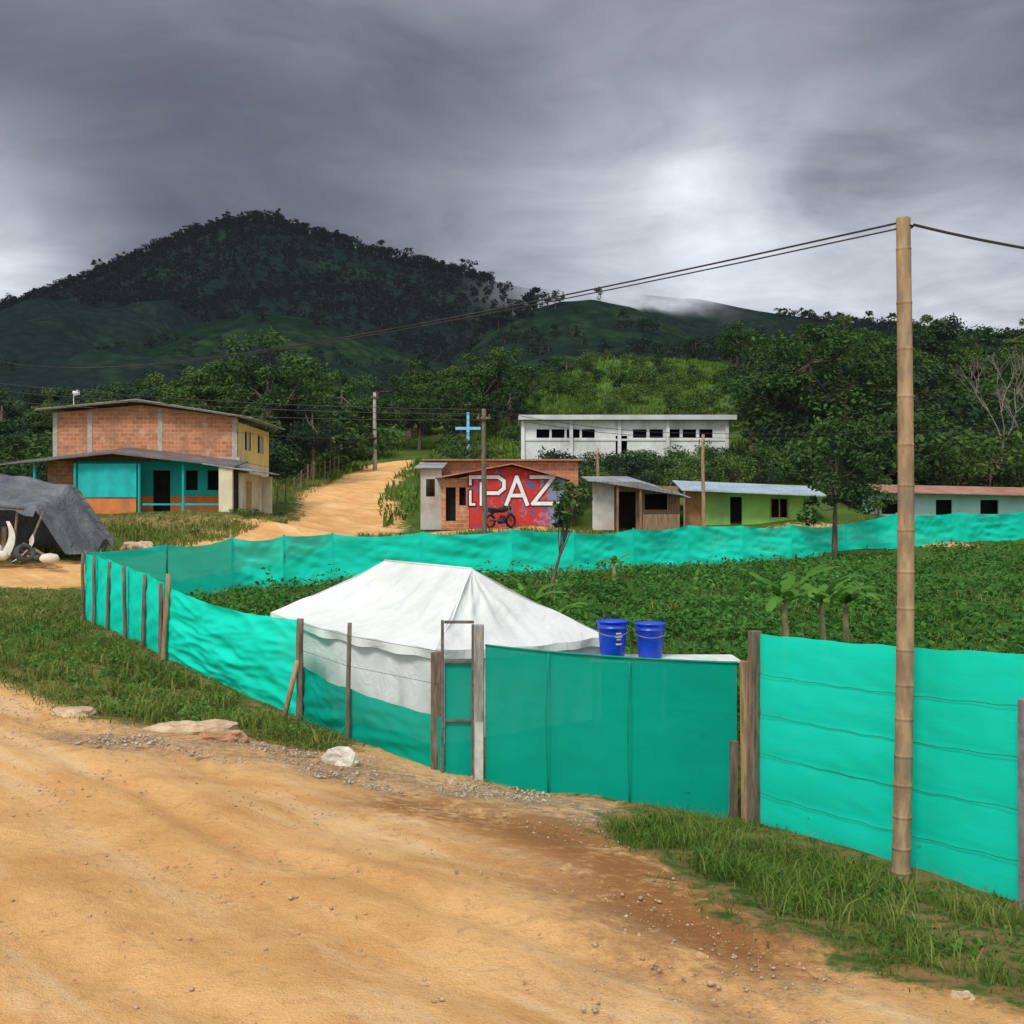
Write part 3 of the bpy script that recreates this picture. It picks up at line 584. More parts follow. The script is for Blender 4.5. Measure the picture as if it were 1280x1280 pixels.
mb.poly([(-21.8,49.4,7.33),(-17.2,49.4,7.78),(-17.2,49.4,7.74),(-21.8,49.4,7.29)],(0,7.4,0)); mb.poly([(-17.2,49.4,7.78),(-11.9,49.4,6.95),(-11.9,49.4,6.91),(-17.2,49.4,7.74)],(0,7.4,0)); mb.obj('roof',tin,h)
mb=MB(); mb.poly([(-21.8,49.35,7.30),(-17.2,49.35,7.75),(-11.9,49.35,6.92),(-11.9,49.35,6.86),(-17.2,49.35,7.66),(-21.8,49.35,7.24)],(0,.04,0)); mb.obj('fascia',wood,h)
mb=MB(); mb.tube([(-20.7,51,7.3),(-20.7,51,8.2)],.02,6); mb.tube([(-20.7,51,8.2),(-20.45,51,8.25)],.12,10); mb.obj('antenna',whitep,h)
mb=MB(); wallrect(mb,-19.9,-12.9,3.35,4.93,49.3,.15,[(-16.4,-15.6,3.35,4.5),(-14.9,-14.35,3.6,4.5),(-13.9,-13.35,3.6,4.5)]); mb.obj('teal_wall',teal,h)
mb=MB(); wallrect(mb,-19.9,-12.9,2.2,3.33,49.3,.15,[(-16.4,-15.6,2.6,3.34)]); mb.obj('orange_base',oran,h)
mb=MB(); wallrect(mb,-21.2,-19.93,2.2,4.93,49.3,.15,[]); mb.obj('brick_side',brick,h)
mb=MB(); mb.box(-19.6,-13,49.6,49.7,2.2,4.9); mb.obj('recess_shade',dk,h)
mb=MB(); mb.grid(lambda u,v:(lerp(-19.3,-16.7,u),48.02+.05*math.sin(u*22)*(.4+.6*(1-v)),lerp(3.25,4.75,v)),50,6); mb.obj('teal_curtain',simple('teal_sheet',(.02,.48,.45),(.02,.38,.36),2,.7),h,True)
mb=MB(); mb.box(-19.3,-16.7,47.98,48.1,2.35,3.2); mb.obj('porch_parapet',oran,h)
mb=MB()
for x in (-21.2,-19.4,-16.55,-14.6,-12.8): mb.tube([(x,47.95,2.0),(x,47.95,4.75)],.06,8)
mb.box(-16.4,-12.9,47.94,48.0,2.9,2.98)
mb.obj('porch_posts',teal,h)
mb=MB(); mb.poly([(-22.6,47.6,4.72),(-17.6,47.5,5.22),(-17.6,50,5.6),(-22.6,50,5.0)],(0,0,-.06)); mb.poly([(-17.6,47.5,5.22),(-12.2,47.5,4.62),(-12.2,50,4.95),(-17.6,50,5.6)],(0,0,-.06)); mb.obj('porch_roof',tind,h)
mb=MB(); mb.box(-12.9,-12.3,47.5,47.7,2.0,4.6); mb.obj('corner_pier',cream,h)
mb=MB(); mb.poly([(-13.6,47.4,4.75),(-11.4,47.4,4.42),(-11.2,52,4.42),(-13.6,52,4.9)],(0,0,-.05)); mb.obj('side_lean_to_roof',tin,h)
mb=MB(); mb.box(-12.2,-12.05,48.2,52,1.9,4.35); mb.box(-12.2,-11.6,52.1,52.25,1.9,4.3); mb.obj('lean_to_wall',cream,h)
mb=MB(); mb.box(-12.03,-12.0,49,49.8,2.4,4.0); mb.obj('lean_to_door',simple('orange_door',(.5,.3,.12),None,3),h)

b=empty('mural_building')
m,nt=newmat('mural_paint'); p=pos(nt,(1,1,1)); f=nz(nt,1.5,3,.5,p,1.6); r=N(nt,'ShaderNodeValToRGB'); L(nt,f,r.inputs[0])
els=[(.0,(.05,.07,.16)),(.38,(.08,.12,.26)),(.43,(.50,.035,.03)),(.60,(.55,.045,.035)),(.64,(.16,.20,.34)),(.70,(.50,.045,.04))]
r.color_ramp.elements[0].position=0; r.color_ramp.elements[0].color=(*els[0][1],1); r.color_ramp.elements[1].position=.78; r.color_ramp.elements[1].color=(.40,.03,.03,1)
for a,c_ in els[1:]: e=r.color_ramp.elements.new(a); e.color=(*c_,1)
g_=N(nt,'ShaderNodeNewGeometry'); s_=N(nt,'ShaderNodeSeparateXYZ'); L(nt,g_.outputs['Position'],s_.inputs[0])
cm=mixc(nt,mth(nt,'MULTIPLY',sstep(nt,mth(nt,'ADD',s_.outputs[0],mth(nt,'MULTIPLY',mth(nt,'SUBTRACT',f,.5),3)),1.2,1.9),.9),r.outputs[0],(.14,.28,.42))
cm=mixc(nt,mth(nt,'MULTIPLY',sstep(nt,nz(nt,5,4,.7,pos(nt)),.5,.7),.45),cm,(.22,.10,.09))
finish(nt,cm,.85,nz(nt,8,4,.6,p),.2,.01); mural=m
redw=simple('red_paint',(.42,.06,.045),(.30,.04,.035),2,.8,dirt=(.22,.09,.06))
yf=48.0
mb=MB(); mb.poly([(-1.9,yf,1.8),(2.3,yf,1.8),(2.3,yf,4.05),(0,yf,4.62),(-1.9,yf,4.35)],(0,.2,0)); mb.obj('mural_wall',mural,b)
mb=MB(); wallrect(mb,-3.15,-1.92,1.8,4.1,yf+.03,.18,[(-2.95,-2.5,2.2,3.7),(-2.35,-2.05,2.9,3.7)]); mb.obj('front_left_wall',brick,b)
mb=MB(); mb.poly([(-3.4,yf-.45,4.12),(0,yf-.45,4.75),(0,yf+4,4.75),(-3.4,yf+4,4.12)],(0,0,-.05)); mb.poly([(0,yf-.45,4.75),(2.6,yf-.45,4.05),(2.6,yf+4,4.05),(0,yf+4,4.75)],(0,0,-.05)); mb.obj('front_roof',tinr,b)
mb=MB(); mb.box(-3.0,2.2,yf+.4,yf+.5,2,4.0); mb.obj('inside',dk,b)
mb=MB(); mb.box(-4.1,3.2,yf+4.2,yf+4.4,2.0,5.05); mb.obj('rear_brick_wall',brick,b)
mb=MB(); mb.box(-4.3,3.45,yf+3.8,yf+8,5.07,5.14); mb.obj('rear_roof',tinr,b)
mb=MB(); wallrect(mb,-4.15,-3.2,1.8,4.55,yf+1.0,.15,[(-3.9,-3.5,3.3,4.1)]); mb.box(-4.15,-4.0,yf+1.16,yf+4.2,1.8,4.7); mb.obj('white_side_wall',simple('dirty_white',(.55,.53,.48),(.42,.40,.36),1.5,.85,dirt=(.30,.20,.14)),b)
mb=MB(); mb.poly([(-4.4,yf+.7,4.62),(-3.1,yf+.7,4.62),(-3.1,yf+4.1,5.0),(-4.4,yf+4.1,5.0)],(0,0,-.05)); mb.obj('side_roof',tin,b)
mb=MB(); k=1/28.1
def bar(mb,x0,y0,x1,y1,w=4.2,off=.02):
    a=Vector((x0*k,0,4.15-y0*k)); c_=Vector((x1*k,0,4.15-y1*k)); d_=(c_-a).normalized(); n_=Vector((-d_.z,0,d_.x))*w*k/2; a-=d_*w*k*.4; c_+=d_*w*k*.4
    bar.j+=1; yy=yf-off-.0008*bar.j
    mb.poly([(a+n_)+Vector((0,yy,0)),(c_+n_)+Vector((0,yy,0)),(c_-n_)+Vector((0,yy,0)),(a-n_)+Vector((0,yy,0))],(0,.012,0))
bar.j=0
strokes=[(-52,0,-17,0),(-52,0,-52,9),(-38,8,-38,34),(-17,0,-10,5),(-10,5,-10,14),(-10,14,-17,20),(-17,20,-38,20),(-52,18,-52,34),(-52,34,-47,34),
          (-7,34,6,0),(6,0,19,34),(-2,23,15,23),
          (24,0,52,0),(52,0,26,33),(26,33,58,33)]
mb2=MB()
for s in strokes: bar(mb2,*s,w=7.0,off=.006)
mb2.obj('letter_outline',simple('dark_red',(.16,.02,.03),None,3),b)
for s in strokes: bar(mb,*s,w=4.6 if s[0]>-50 or s[3]==0 else 3.0,off=.04)
mb.obj('paz_letters',simple('letter_white',(.80,.80,.78),(.66,.66,.64),3),b)
s=empty('wooden_shack'); plk=simple('shack_planks',(.32,.20,.12),(.14,.09,.06),3,.9,.5,.02,(6,6,.5))
mb=MB(); wallrect(mb,3.55,4.5,1.8,3.9,47.6,.06,[]); mb.obj('white_front',simple('dirty_white2',(.48,.47,.44),(.36,.34,.30),1.5,.85,dirt=(.25,.18,.12)),s)
mb=MB(); wallrect(mb,4.52,7.4,1.8,3.75,48.0,.06,[(4.7,5.5,1.8,3.5),(5.9,6.9,2.7,3.4)]); mb.box(7.4,7.46,48.0,51,1.8,3.5); mb.obj('plank_walls',plk,s)
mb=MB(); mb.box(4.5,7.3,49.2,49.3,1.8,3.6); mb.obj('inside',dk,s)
mb=MB(); mb.poly([(3.3,46.8,3.98),(5.5,46.8,3.92),(7.75,46.9,3.25),(7.75,51.5,3.6),(5.5,51.5,4.3),(3.3,51.5,4.3)],(0,0,-.05)); mb.obj('roof',tin,s)
mb=MB()
for x in (4.6,5.6,7.5): mb.tube([(x,47,1.7),(x,47,3.5 if x>7 else 3.85)],.05,7)
mb.box(5.7,7.3,47.0,47.06,1.8,2.5); mb.obj('porch_posts',plk,s)
s=empty('green_house')
mb=MB(); wallrect(mb,8.75,13.9,1.8,3.55,50,.12,[(12.0,12.75,2.35,3.2),(10.1,10.65,1.8,3.3)]); mb.obj('front_wall',lime,s)
mb=MB(); wallrect(mb,7.95,8.72,1.8,3.6,49.9,.12,[]); mb.obj('left_wall',simple('tan_planks',(.42,.22,.10),(.3,.15,.07),4,.9),s)
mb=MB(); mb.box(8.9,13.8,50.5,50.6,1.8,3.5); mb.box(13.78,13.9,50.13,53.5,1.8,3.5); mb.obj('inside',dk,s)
mb=MB(); mb.box(11.95,12.0,49.95,49.998,2.3,3.25); mb.box(12.75,12.8,49.95,49.998,2.3,3.25); mb.box(12.0,12.75,49.95,49.998,3.2,3.25); mb.box(12.35,12.4,49.95,49.998,2.35,3.2); mb.obj('window_frame',woodp,s)
mb=MB(); mb.poly([(7.7,49.0,3.62),(14.3,49.0,3.35),(14.3,51.8,3.85),(7.7,51.8,4.12)],(0,0,-.05)); mb.poly([(7.7,51.85,4.12),(14.3,51.85,3.85),(14.3,54.5,3.2),(7.7,54.5,3.4)],(0,0,-.05)); mb.obj('roof',tinb,s)
s=empty('row_house')
tealw=simple('pale_teal_paint',(.35,.58,.53),(.45,.60,.56),1,.8,dirt=(.3,.34,.3))
mb=MB(); wallrect(mb,17.4,25.8,2.0,3.55,53.5,.12,[(18.3,19.2,2.5,3.2),(21,21.8,2.0,3.2),(23.2,24.1,2.5,3.2)]); mb.obj('front_wall',tealw,s)
mb=MB(); mb.box(17.5,25.7,54,54.1,2,3.5); mb.box(25.68,25.8,53.63,57,2,3.5); mb.box(17.4,17.5,53.63,57,2,3.5); mb.obj('inside',dk,s)
mb=MB(); mb.poly([(16.9,52.6,3.62),(26.3,52.6,3.42),(26.3,55.2,3.85),(16.9,55.2,4.05)],(0,0,-.05)); mb.poly([(16.9,55.25,4.05),(26.3,55.25,3.85),(26.3,58,3.4),(16.9,58,3.5)],(0,0,-.05)); mb.obj('roof',tinr,s)
s=empty('shed'); mb=MB(); wallrect(mb,27,31,2.0,3.5,56,.1,[(28,28.8,2,3.3)]); mb.box(26.98,27.1,56.12,59,2,3.5); mb.obj('walls',whitep,s); mb=MB(); mb.poly([(26.6,55.2,3.55),(31.5,55.2,3.5),(31.5,59.5,3.9),(26.6,59.5,3.95)],(0,0,-.05)); mb.obj('roof',tin,s); mb=MB(); mb.box(27.2,30.9,57,57.1,2,3.4); mb.obj('inside',dk,s)
s=empty('school_building')
mb=MB(); ops=[(1.7+i*1.05,2.6+i*1.05,7.75,8.35) for i in range(4)]+[(7.2,8.0,6.6,7.9)]+[(8.4+i*1.15,9.35+i*1.15,7.75,8.35) for i in range(5)]
wallrect(mb,.8,15.1,5.6,8.95,75,.2,ops); mb.obj('front_wall',whitep,s)
mb=MB(); mb.box(.45,15.5,74.4,81,8.97,9.3); mb.obj('roof_slab',simple('slab_grey',(.55,.55,.54),(.42,.42,.41),1,.8),s)
mb=MB()
for x in (.75,4.1,7.45,10.8,14.9): mb.box(x-.12,x+.12,74.8,74.99,5.4,8.96)
mb.box(.9,15,74.93,74.99,7.55,7.68); mb.obj('pilasters',whitep,s)
mb=MB(); mb.box(1,14.9,75.8,75.9,5.6,8.9); mb.obj('inside',dk,s); mb=MB(); mb.box(.8,1,75.21,80.8,5.6,8.95); mb.box(14.9,15.1,75.21,80.8,5.6,8.95); mb.obj('side_walls',whitep,s)
s=empty('blue_cross'); mb=MB(); zb=h1(-3.4,84); mb.box(-3.53,-3.32,84,84.2,zb-.2,10.35); mb.box(-4.4,-2.45,84.02,84.18,9.0,9.22); mb.obj('cross_beams',simple('cross_blue',(.25,.55,.75),(.2,.45,.65),2),s)
# --- tarp shelter
s=empty('tarp_shelter',(-.75,0,0))
m,nt=newmat('grey_tarp'); f=nz(nt,1.5,5,.6,pos(nt)); finish(nt,mixc(nt,sstep(nt,f,.3,.7),(.08,.09,.10),(.15,.16,.17)),.5,nz(nt,2.2,5,.65,pos(nt),1.0),.9,.15,.45); tarp=m
def tp(u,v):
    x=lerp(-19.5,-13.7,u)+.12*mn.noise((u*5,v*3,8)); top=4.0-.25*max(0,u-.3)*3.9; y=lerp(38.5,35.2+.5*u,v)
    z=lerp(top,3.15-.75*max(0,u-.35)*1.4,v)-.22*abs(math.sin(u*8))*math.sin(math.pi*v)+.14*mn.noise((u*7,v*5,0))
    if u>.78: z-= (u-.78)*7.5
    if v>.93 and u<.78: z-=(v-.93)*3.5*(1+mn.noise((u*12,0,0)))
    return (x,y,max(z,1.2))
mb=MB(); mb.grid(tp,60,30); mb.obj('tarp_roof',tarp,s,True)
mb=MB(); mb.grid(lambda u,v:(lerp(-19.5,-13.5,u),38.6+.1*mn.noise((u*6,v,3)),lerp(1.2,tp(u,0)[2],v)),20,8); mb.obj('back_tarp',tarp,s,True)
mb=MB()
for x,z in ((-18.5,3.1),(-16.9,3.0),(-15.6,2.6)): mb.tube([(x,35.4,1),(x+.08,35.5,z)],.045,7)
mb.tube([(-19.5,35.3,3.1),(-15.2,35.3,2.7)],.05,7); mb.tube([(-15.1,34.9,.9),(-14.7,35.6,2.6)],.04,7); mb.obj('poles',wood,s,True)
mb=MB()
for i in range(13):
    plank(mb,-19+i*.22,36.3+.1*math.sin(i*5),1.0,2.5+.4*math.sin(i*3),.17,.03,i%2,.1*math.sin(i*7),.09*math.sin(i*2.3))
for i in range(7): mb.M=Matrix.Translation((-16.4+.25*i,35.0+.1*i,1.05+.04*i))@Matrix.Rotation(.5*math.sin(i*4),4,'Z')@Matrix.Rotation(.06*i,4,'Y'); mb.box(-.7,.7,-.05,.05,0,.05,i%2)
mb.M=Matrix(); mb.obj('boards',[woodp,wood],s)
pan=simple('pale_panel',(.66,.62,.54),(.48,.43,.35),3,.6)
mb=MB(); mb.grid(lambda u,v:(-15.9+.3*math.sin(v*2.6)+u*.36*(1-v*.7),34.9+.3*v,1.1+1.2*v),4,14); mb.grid(lambda u,v:(-15.2+.6*math.sin(v*2.0)-u*.5*(1-v*.5),34.7+.3*u,1.05+.85*v-.2*u),4,14); mb.grid(lambda u,v:(-17.0+u*.5,35.0+.25*v,1.1+.7*v),3,6); mb.obj('curved_panels',pan,s,True)
mb=MB()
for i,(x,y,z) in enumerate(((-15.6,34.4,1.2),(-16.1,34.5,1.18),(-15.85,34.5,1.42),(-13.9,34.2,1.12))):
    mb.tube([(x-.3,y,z-.02),(x-.22,y,z),(x,y+.03,z+.02),(x+.22,y,z),(x+.3,y,z-.02)],[.05,.13,.16,.14,.05],10)
mb.obj('sacks',pan,s,True)
mb=MB(); mb.M=Matrix.Translation((-14.85,34.6,1.28))@Matrix.Rotation(.7,4,'Z')@Matrix.Rotation(-.5,4,'X'); mb.torus((0,0,0),.25,.09,'y',24,10); mb.M=Matrix(); mb.torus((-14.3,34.8,1.12),.27,.09,'z',24,10); mb.obj('tyres',simple('rubber',(.04,.04,.04),(.07,.065,.06),5),s,True)
def motorcycle(x,y,rz,colr):
    e=empty('motorcycle',(x,y,h1(x,y))); e.rotation_euler=(0,0,rz); bl=simple('moto_black',(.02,.02,.02),None,4,.5)
    mb=MB(); mb.torus((-.62,0,.31),.26,.055); mb.torus((.64,0,.31),.26,.055); mb.obj('tyres',bl,e,True)
    mb=MB()
    for cx in (-.62,.64):
        for a in range(6): mb.tube([(cx,0,.31),(cx+.24*math.cos(a*1.047),0,.31+.24*math.sin(a*1.047))],.008,4)
    mb.tube([(.64,.06,.31),(.42,.06,.95)],.025,8); mb.tube([(.64,-.06,.31),(.42,-.06,.95)],.025,8); mb.tube([(.42,-.34,1.02),(.4,0,.96),(.42,.34,1.02)],.016,8); mb.tube([(-.62,.08,.31),(-.1,.08,.38)],.03,8); mb.tube([(-.75,-.12,.4),(.1,-.12,.3)],.04,8); mb.obj('fork_and_bars',simple('chrome',(.15,.15,.15),None,4,.4,metal=.5),e,True)
    mb=MB(); mb.tube([(.38,0,.78),(.25,0,.82),(.0,0,.80),(-.1,0,.74)],[.05,.14,.13,.06],12); mb.tube([(.86,0,.5),(.66,0,.62),(.45,0,.55)],[.03,.06,.03],8); mb.tube([(-.45,0,.68),(-.75,0,.76)],[.09,.04],8); mb.obj('tank_and_fenders',colr,e,True)
    mb=MB(); mb.tube([(-.08,0,.76),(-.3,0,.77),(-.7,0,.84)],[.08,.11,.07],10); mb.tube([(.15,0,.55),(.12,0,.33),(-.1,0,.3)],[.12,.17,.12],10); mb.tube([(.5,0,.88),(.58,0,.88)],[.09,.1],10); mb.obj('seat_engine_lamp',bl,e,True)
md=simple('moto_dark',(.035,.03,.035),None,4,.5)
motorcycle(-.5,46.9,.8,md)
e=empty('hen',(-13.4,37,h1(-13.4,37))); mb=MB()
mb.tube([(-.2,0,.36),(-.12,0,.26),(0,0,.22),(.1,0,.25),(.16,0,.34),(.18,0,.40),(.22,0,.41)],[.03,.08,.12,.10,.05,.045,.015],10); mb.tube([(-.12,0,.26),(-.26,0,.42)],[.05,.02],6)
for yy in (-.04,.04): mb.tube([(.02,yy,.14),(.02,yy,0),(.07,yy,0)],.01,5)
mb.obj('hen_body',simple('hen_dark',(.05,.03,.02),(.12,.06,.03),12),e,True)
e=empty('pasture_fence'); mb=MB()
for i in range(13):
    t=i/12; x=lerp(-12.0,-13.2,t); y=lerp(53,84,t); z=h1(x,y); mb.tube([(x,y,z-.3),(x+.05,y,z+1.35)],.05,7)
for zz in (.5,.9,1.25): mb.tube([(lerp(-12.0,-13.2,i/8),lerp(53,84,i/8),h1(lerp(-12.0,-13.2,i/8),lerp(53,84,i/8))+zz) for i in range(9)],.01,4)
mb.obj('posts_and_wire',wood,e)

# ------------------------------------------------------------ trees
bark=simple('bark',(.16,.12,.09),(.08,.06,.045),5,.9,.6,.03,(2,2,.5))
HZ=(.15,.19,.24)  # distance haze colour, mixed into foliage and hill materials as emission
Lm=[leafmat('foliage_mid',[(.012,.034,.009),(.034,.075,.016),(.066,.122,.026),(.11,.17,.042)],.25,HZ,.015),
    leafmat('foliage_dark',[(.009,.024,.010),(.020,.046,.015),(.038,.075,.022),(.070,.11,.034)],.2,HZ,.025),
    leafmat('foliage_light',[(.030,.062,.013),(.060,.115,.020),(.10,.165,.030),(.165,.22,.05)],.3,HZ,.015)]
def treedata(name,h_,cw,ch,ncl,lpc,ls,leaf,seed,clr=.28,trunkr=.03,asp=.5):
    R=np.random.default_rng(seed); rr=random.Random(seed); mb=MB(); zc=h_-ch/2
    lean=(rr.uniform(-.05,.05)*h_,rr.uniform(-.05,.05)*h_); tr_=h_*trunkr
    tp_=[(lean[0]*t*t,lean[1]*t*t,h_*.82*t-.3) for t in (0,.2,.4,.6,.8,1)]; mb.tube(tp_,[tr_*(1.25-1.0*t) for t in (0,.2,.4,.6,.8,1)],8)
    C=[]
    while len(C)<ncl:
        p_=R.uniform(-1,1,3)
        if np.linalg.norm(p_)<1 and (np.linalg.norm(p_)>.35): C.append(p_)
    C=np.array(C)*np.array([cw/2*(1-clr*.6),cw/2*(1-clr*.6),ch/2*(1-clr*.5)])
    C*=R.uniform(.7,1.25,(ncl,1)); C+=np.array([lean[0],lean[1],zc])
    for c_ in C[:min(ncl,14)]:
        t=rr.uniform(.45,.9); s_=(lean[0]*t*t,lean[1]*t*t,h_*.82*t-.3); md=((s_[0]+c_[0])/2,(s_[1]+c_[1])/2,(s_[2]+c_[2])/2-.04*h_)
        mb.tube([s_,md,tuple(c_)],[tr_*.42,tr_*.26,tr_*.1],5,cap=False)
    nb=len(mb.v)
    V0=np.array(mb.v); F0=[f for f in mb.f if len(f)==4]
    cr=cw*clr*R.uniform(.5,1.2,ncl); n=ncl*lpc
    d=R.normal(size=(n,3)); d/=np.linalg.norm(d,axis=1,keepdims=True); rad=R.uniform(.3,1,n)**.6
    rad*=1+.3*(R.random(n)>.9)
    Cc_=np.repeat(C,lpc,0)+d*(rad*np.repeat(cr,lpc))[:,None]*np.array([1,1,.66])
    nn=d*.6+np.array([0,0,.75])+R.normal(size=(n,3))*.5
    P_,F_=leafquads(Cc_,nn,ls*R.uniform(.5,1.4,n),asp)
    V=np.concatenate([V0,P_]); Fq=np.concatenate([np.array(F0),F_+nb]); mi=np.r_[np.zeros(len(F0)),np.ones(len(F_))]
    return npmesh_data(name,V,Fq,[bark,leaf],False,mi)
T=[treedata('tree_mesh_%d'%i,10,w,c_,n,l,s_,Lm[k],i+50,cl) for i,(w,c_,n,l,s_,k,cl) in enumerate([
   (8,8,40,170,.17,0,.15),(6.5,8.2,34,170,.17,1,.17),(9.5,7.5,44,170,.17,0,.13),(5,8.4,26,170,.16,2,.19),(7.5,8,34,170,.17,1,.16),(7,8,34,170,.17,2,.15)])]
bush=[treedata('bush_mesh_%d'%i,2.2,3,2.0,14,90,.10,Lm[k],i+90,.24,.02) for i,k in enumerate((0,2,1))]
def place(data,name,x,y,s,parent=None,sx=1,z=None):
    ob=bpy.data.objects.new(name,data); ob.location=(x,y,(h1(x,y) if z is None else z)-.1); ob.rotation_euler=(0,0,random.uniform(0,6.28)); ob.scale=(s*sx,s*sx,s); return link(ob,parent)
def scatter(parent,poly,n,datas,smin,smax,mind,sxr=(.85,1.25)):
    pts=[]; q=sample(poly,n*12)
    for a in q:
        if all((a[0]-b[0])**2+(a[1]-b[1])**2>mind**2 for b in pts):
            pts.append(a)
            if len(pts)>=n: break
    P_=np.array(pts); zz=H(P_[:,0],P_[:,1])
    for a,z in zip(pts,zz): place(random.choice(datas),'tree',a[0],a[1],random.uniform(smin,smax),parent,random.uniform(*sxr),z)
for x,y,s_,k,sx in [(19.2,70,.98,0,1.25),(23,74,.86,2,1.1),(17.2,77.5,.66,4,1.0),(-16.2,72,1.0,2,.9),(-20.3,76,.9,5,1.0),(-24.5,74,.7,1,1.1),(-29,78,.75,4,1.1),(-12.9,70,.58,1,.9),(-14.3,74,.68,5,.9),(27,72,.7,1,1.1),(21,64,.45,0,1.2)]:
    place(T[k],'tree',x,y,s_,None,sx)
wf=empty('woodland')
scatter(wf,[(-75,70),(-26,80),(-14,84),(-13,100),(-10,125),(-75,125)],80,T,.45,1.0,4.5)
scatter(wf,[(-10,112),(0,106),(3,115),(-2,135),(-12,140)],18,T,.5,.9,4)
scatter(wf,[(-80,50),(-34,58),(-28,70),(-80,72)],26,T,.4,.75,4)
scatter(wf,[(29,80),(26,95),(38,120),(85,130),(85,66),(42,66)],64,T,.45,.95,5)
scatter(wf,[(28,100),(36,118),(44,146),(30,150),(26,122)],20,T,.4,.75,4.5)
scatter(wf,[(-80,140),(-12,145),(-12,200),(-80,210)],50,[T[1],T[4],T[0]],.5,.95,6)
scatter(wf,[(-12,152),(60,152),(110,165),(110,200),(-12,200)],75,[T[1],T[4],T[0]],.3,.58,5)
scatter(wf,[(34,145),(110,150),(110,175),(50,170)],26,T,.5,.95,5.5)
sh=empty('shrubs')
scatter(sh,[(0,63),(2.5,68),(15,69),(18,62),(10,58),(2,60)],44,bush,.5,1.05,1.4)
scatter(sh,[(8,70),(17,73),(19,66),(10,67)],9,bush,.5,1.0,1.3)
scatter(sh,[(17,60),(19,58),(40,62),(60,80),(20,80)],90,bush,.8,2.2,1.7)
scatter(sh,[(-3,76),(0,84),(20,84),(34,120),(10,148),(-6,140),(-7,100)],130,bush,.35,1.2,2.2)
scatter(sh,[(24,82),(24,110),(34,140),(80,140),(80,80)],110,bush,1.0,2.6,3)
scatter(sh,[(-14,66),(-30,60),(-50,66),(-50,80),(-15,80)],80,bush,.8,2.0,1.8)
scatter(sh,[(-14,80),(-60,80),(-60,105),(-13,105)],130,bush,.9,2.4,2)
scatter(sh,[(-22.5,57),(-30,52),(-50,50),(-50,60)],25,bush,.8,1.5,2)
scatter(sh,[(-3.5,54),(3,54),(7,56),(7,61),(-3,60)],16,bush,.5,.9,1.4)
scatter(sh,[(-12.2,41),(-10.8,43),(-10.6,50),(-12,50),(-13,44)],9,bush,.12,.3,.6)
d1=treedata('slender_tree_mesh',4.6,1.7,2.3,11,30,.15,Lm[0],301,.2,.014)
ob=place(d1,'young_tree',.95,30.5,.86,None,1); ob.rotation_euler=(0,.27,0)
d2=treedata('round_tree_mesh',5.6,3.4,4.4,26,120,.11,Lm[0],305,.18,.02); place(d2,'tree',13.2,44.2,1.0,None,1)
d3=treedata('slender_tree_mesh2',3.0,1.4,1.8,9,50,.10,Lm[2],311,.22,.016)
place(d3,'young_tree',16.2,48,1.0,None,1)
def bare(x,y,h_,seed):
    rr=random.Random(seed); mb=MB()
    def br(p_,d_,l,r,k):
        q_=p_+d_*l*.5+Vector((rr.uniform(-.08,.08),rr.uniform(-.08,.08),.03))*l; e_=q_+(d_+Vector((rr.uniform(-.3,.3),rr.uniform(-.3,.3),.08))).normalized()*l*.5
        mb.tube([p_,q_,e_],[r,r*.8,r*.6],5,cap=False)
        if k:
            for _ in range(3 if k>1 else 2): br(e_,(d_+Vector((rr.uniform(-.8,.8),rr.uniform(-.8,.8),rr.uniform(-.1,.6)))).normalized(),l*.70,r*.55,k-1)
    br(Vector((x,y,h1(x,y)-.3)),Vector((.03,0,1)),h_*.33,.085,5); mb.obj('bare_tree',simple('pale_bark',(.30,.26,.22),(.2,.17,.14),4),None,True)
bare(29.0,64,8.8,4); bare(31.5,65,7.5,9)
ban=leafmat('banana_leaf',[(.06,.17,.02),(.11,.25,.035),(.18,.33,.06)],.35,rough=.45); stem=simple('banana_stem',(.30,.29,.12),(.18,.15,.07),6,.7)
def banana(x,y,h_,n,seed,lw=.2,ll=1.0):
    rr=random.Random(seed); z=h1(x,y); e=empty('banana_plant',(x,y,z)); mb=MB(); mb.tube([(0,0,-.1),(.02,0,h_*.5),(0,.02,h_)],[.09,.07,.04],10); mb.obj('pseudostem',stem,e,True); mb=MB()
    for i in range(n):
        a=i*2.4+rr.uniform(-.3,.3); l=ll*rr.uniform(.75,1.2); el=rr.uniform(.75,1.4); dr=rr.uniform(.5,1.1)
        pts=[];p_=Vector((0,0,h_*.95)); ang=el; ns=16
        for k_ in range(ns+1):
            pts.append(p_.copy()); p_=p_+Vector((math.cos(a)*math.cos(ang),math.sin(a)*math.cos(ang),math.sin(ang)))*(l/ns); ang-=dr*2.0/ns
        sd=Vector((-math.sin(a),math.cos(a),0)); vs=[];fs=[]
        for k_,q_ in enumerate(pts):
            t=k_/ns; w=lw*(math.sin(math.pi*min(1,t*.92+.04))**.6)*(1 if t>.15 else t/.15*.6+.06)*(1-.3*(rr.random()<.3))
            vs+=[tuple(q_+sd*w*.8-Vector((0,0,w*.35))),tuple(q_),tuple(q_-sd*w*.8-Vector((0,0,w*.35)))]
        for k_ in range(ns):
            o_=k_*3
            if rr.random()>.12: fs.append((o_,o_+1,o_+4,o_+3))
            if rr.random()>.12: fs.append((o_+1,o_+2,o_+5,o_+4))
        mb.add(vs,fs)
    mb.obj('leaves',ban,e,True)
banana(5.05,20.0,1.55,9,1,.17,1.15); banana(5.85,20.4,1.45,9,2,.16,1.1); banana(6.6,21.4,1.3,8,3,.15,.95); banana(.45,24,.95,9,4,.14,1.0); banana(1.0,23.6,.7,8,5,.13,.8); banana(3.3,35,.7,7,6,.12,.8)

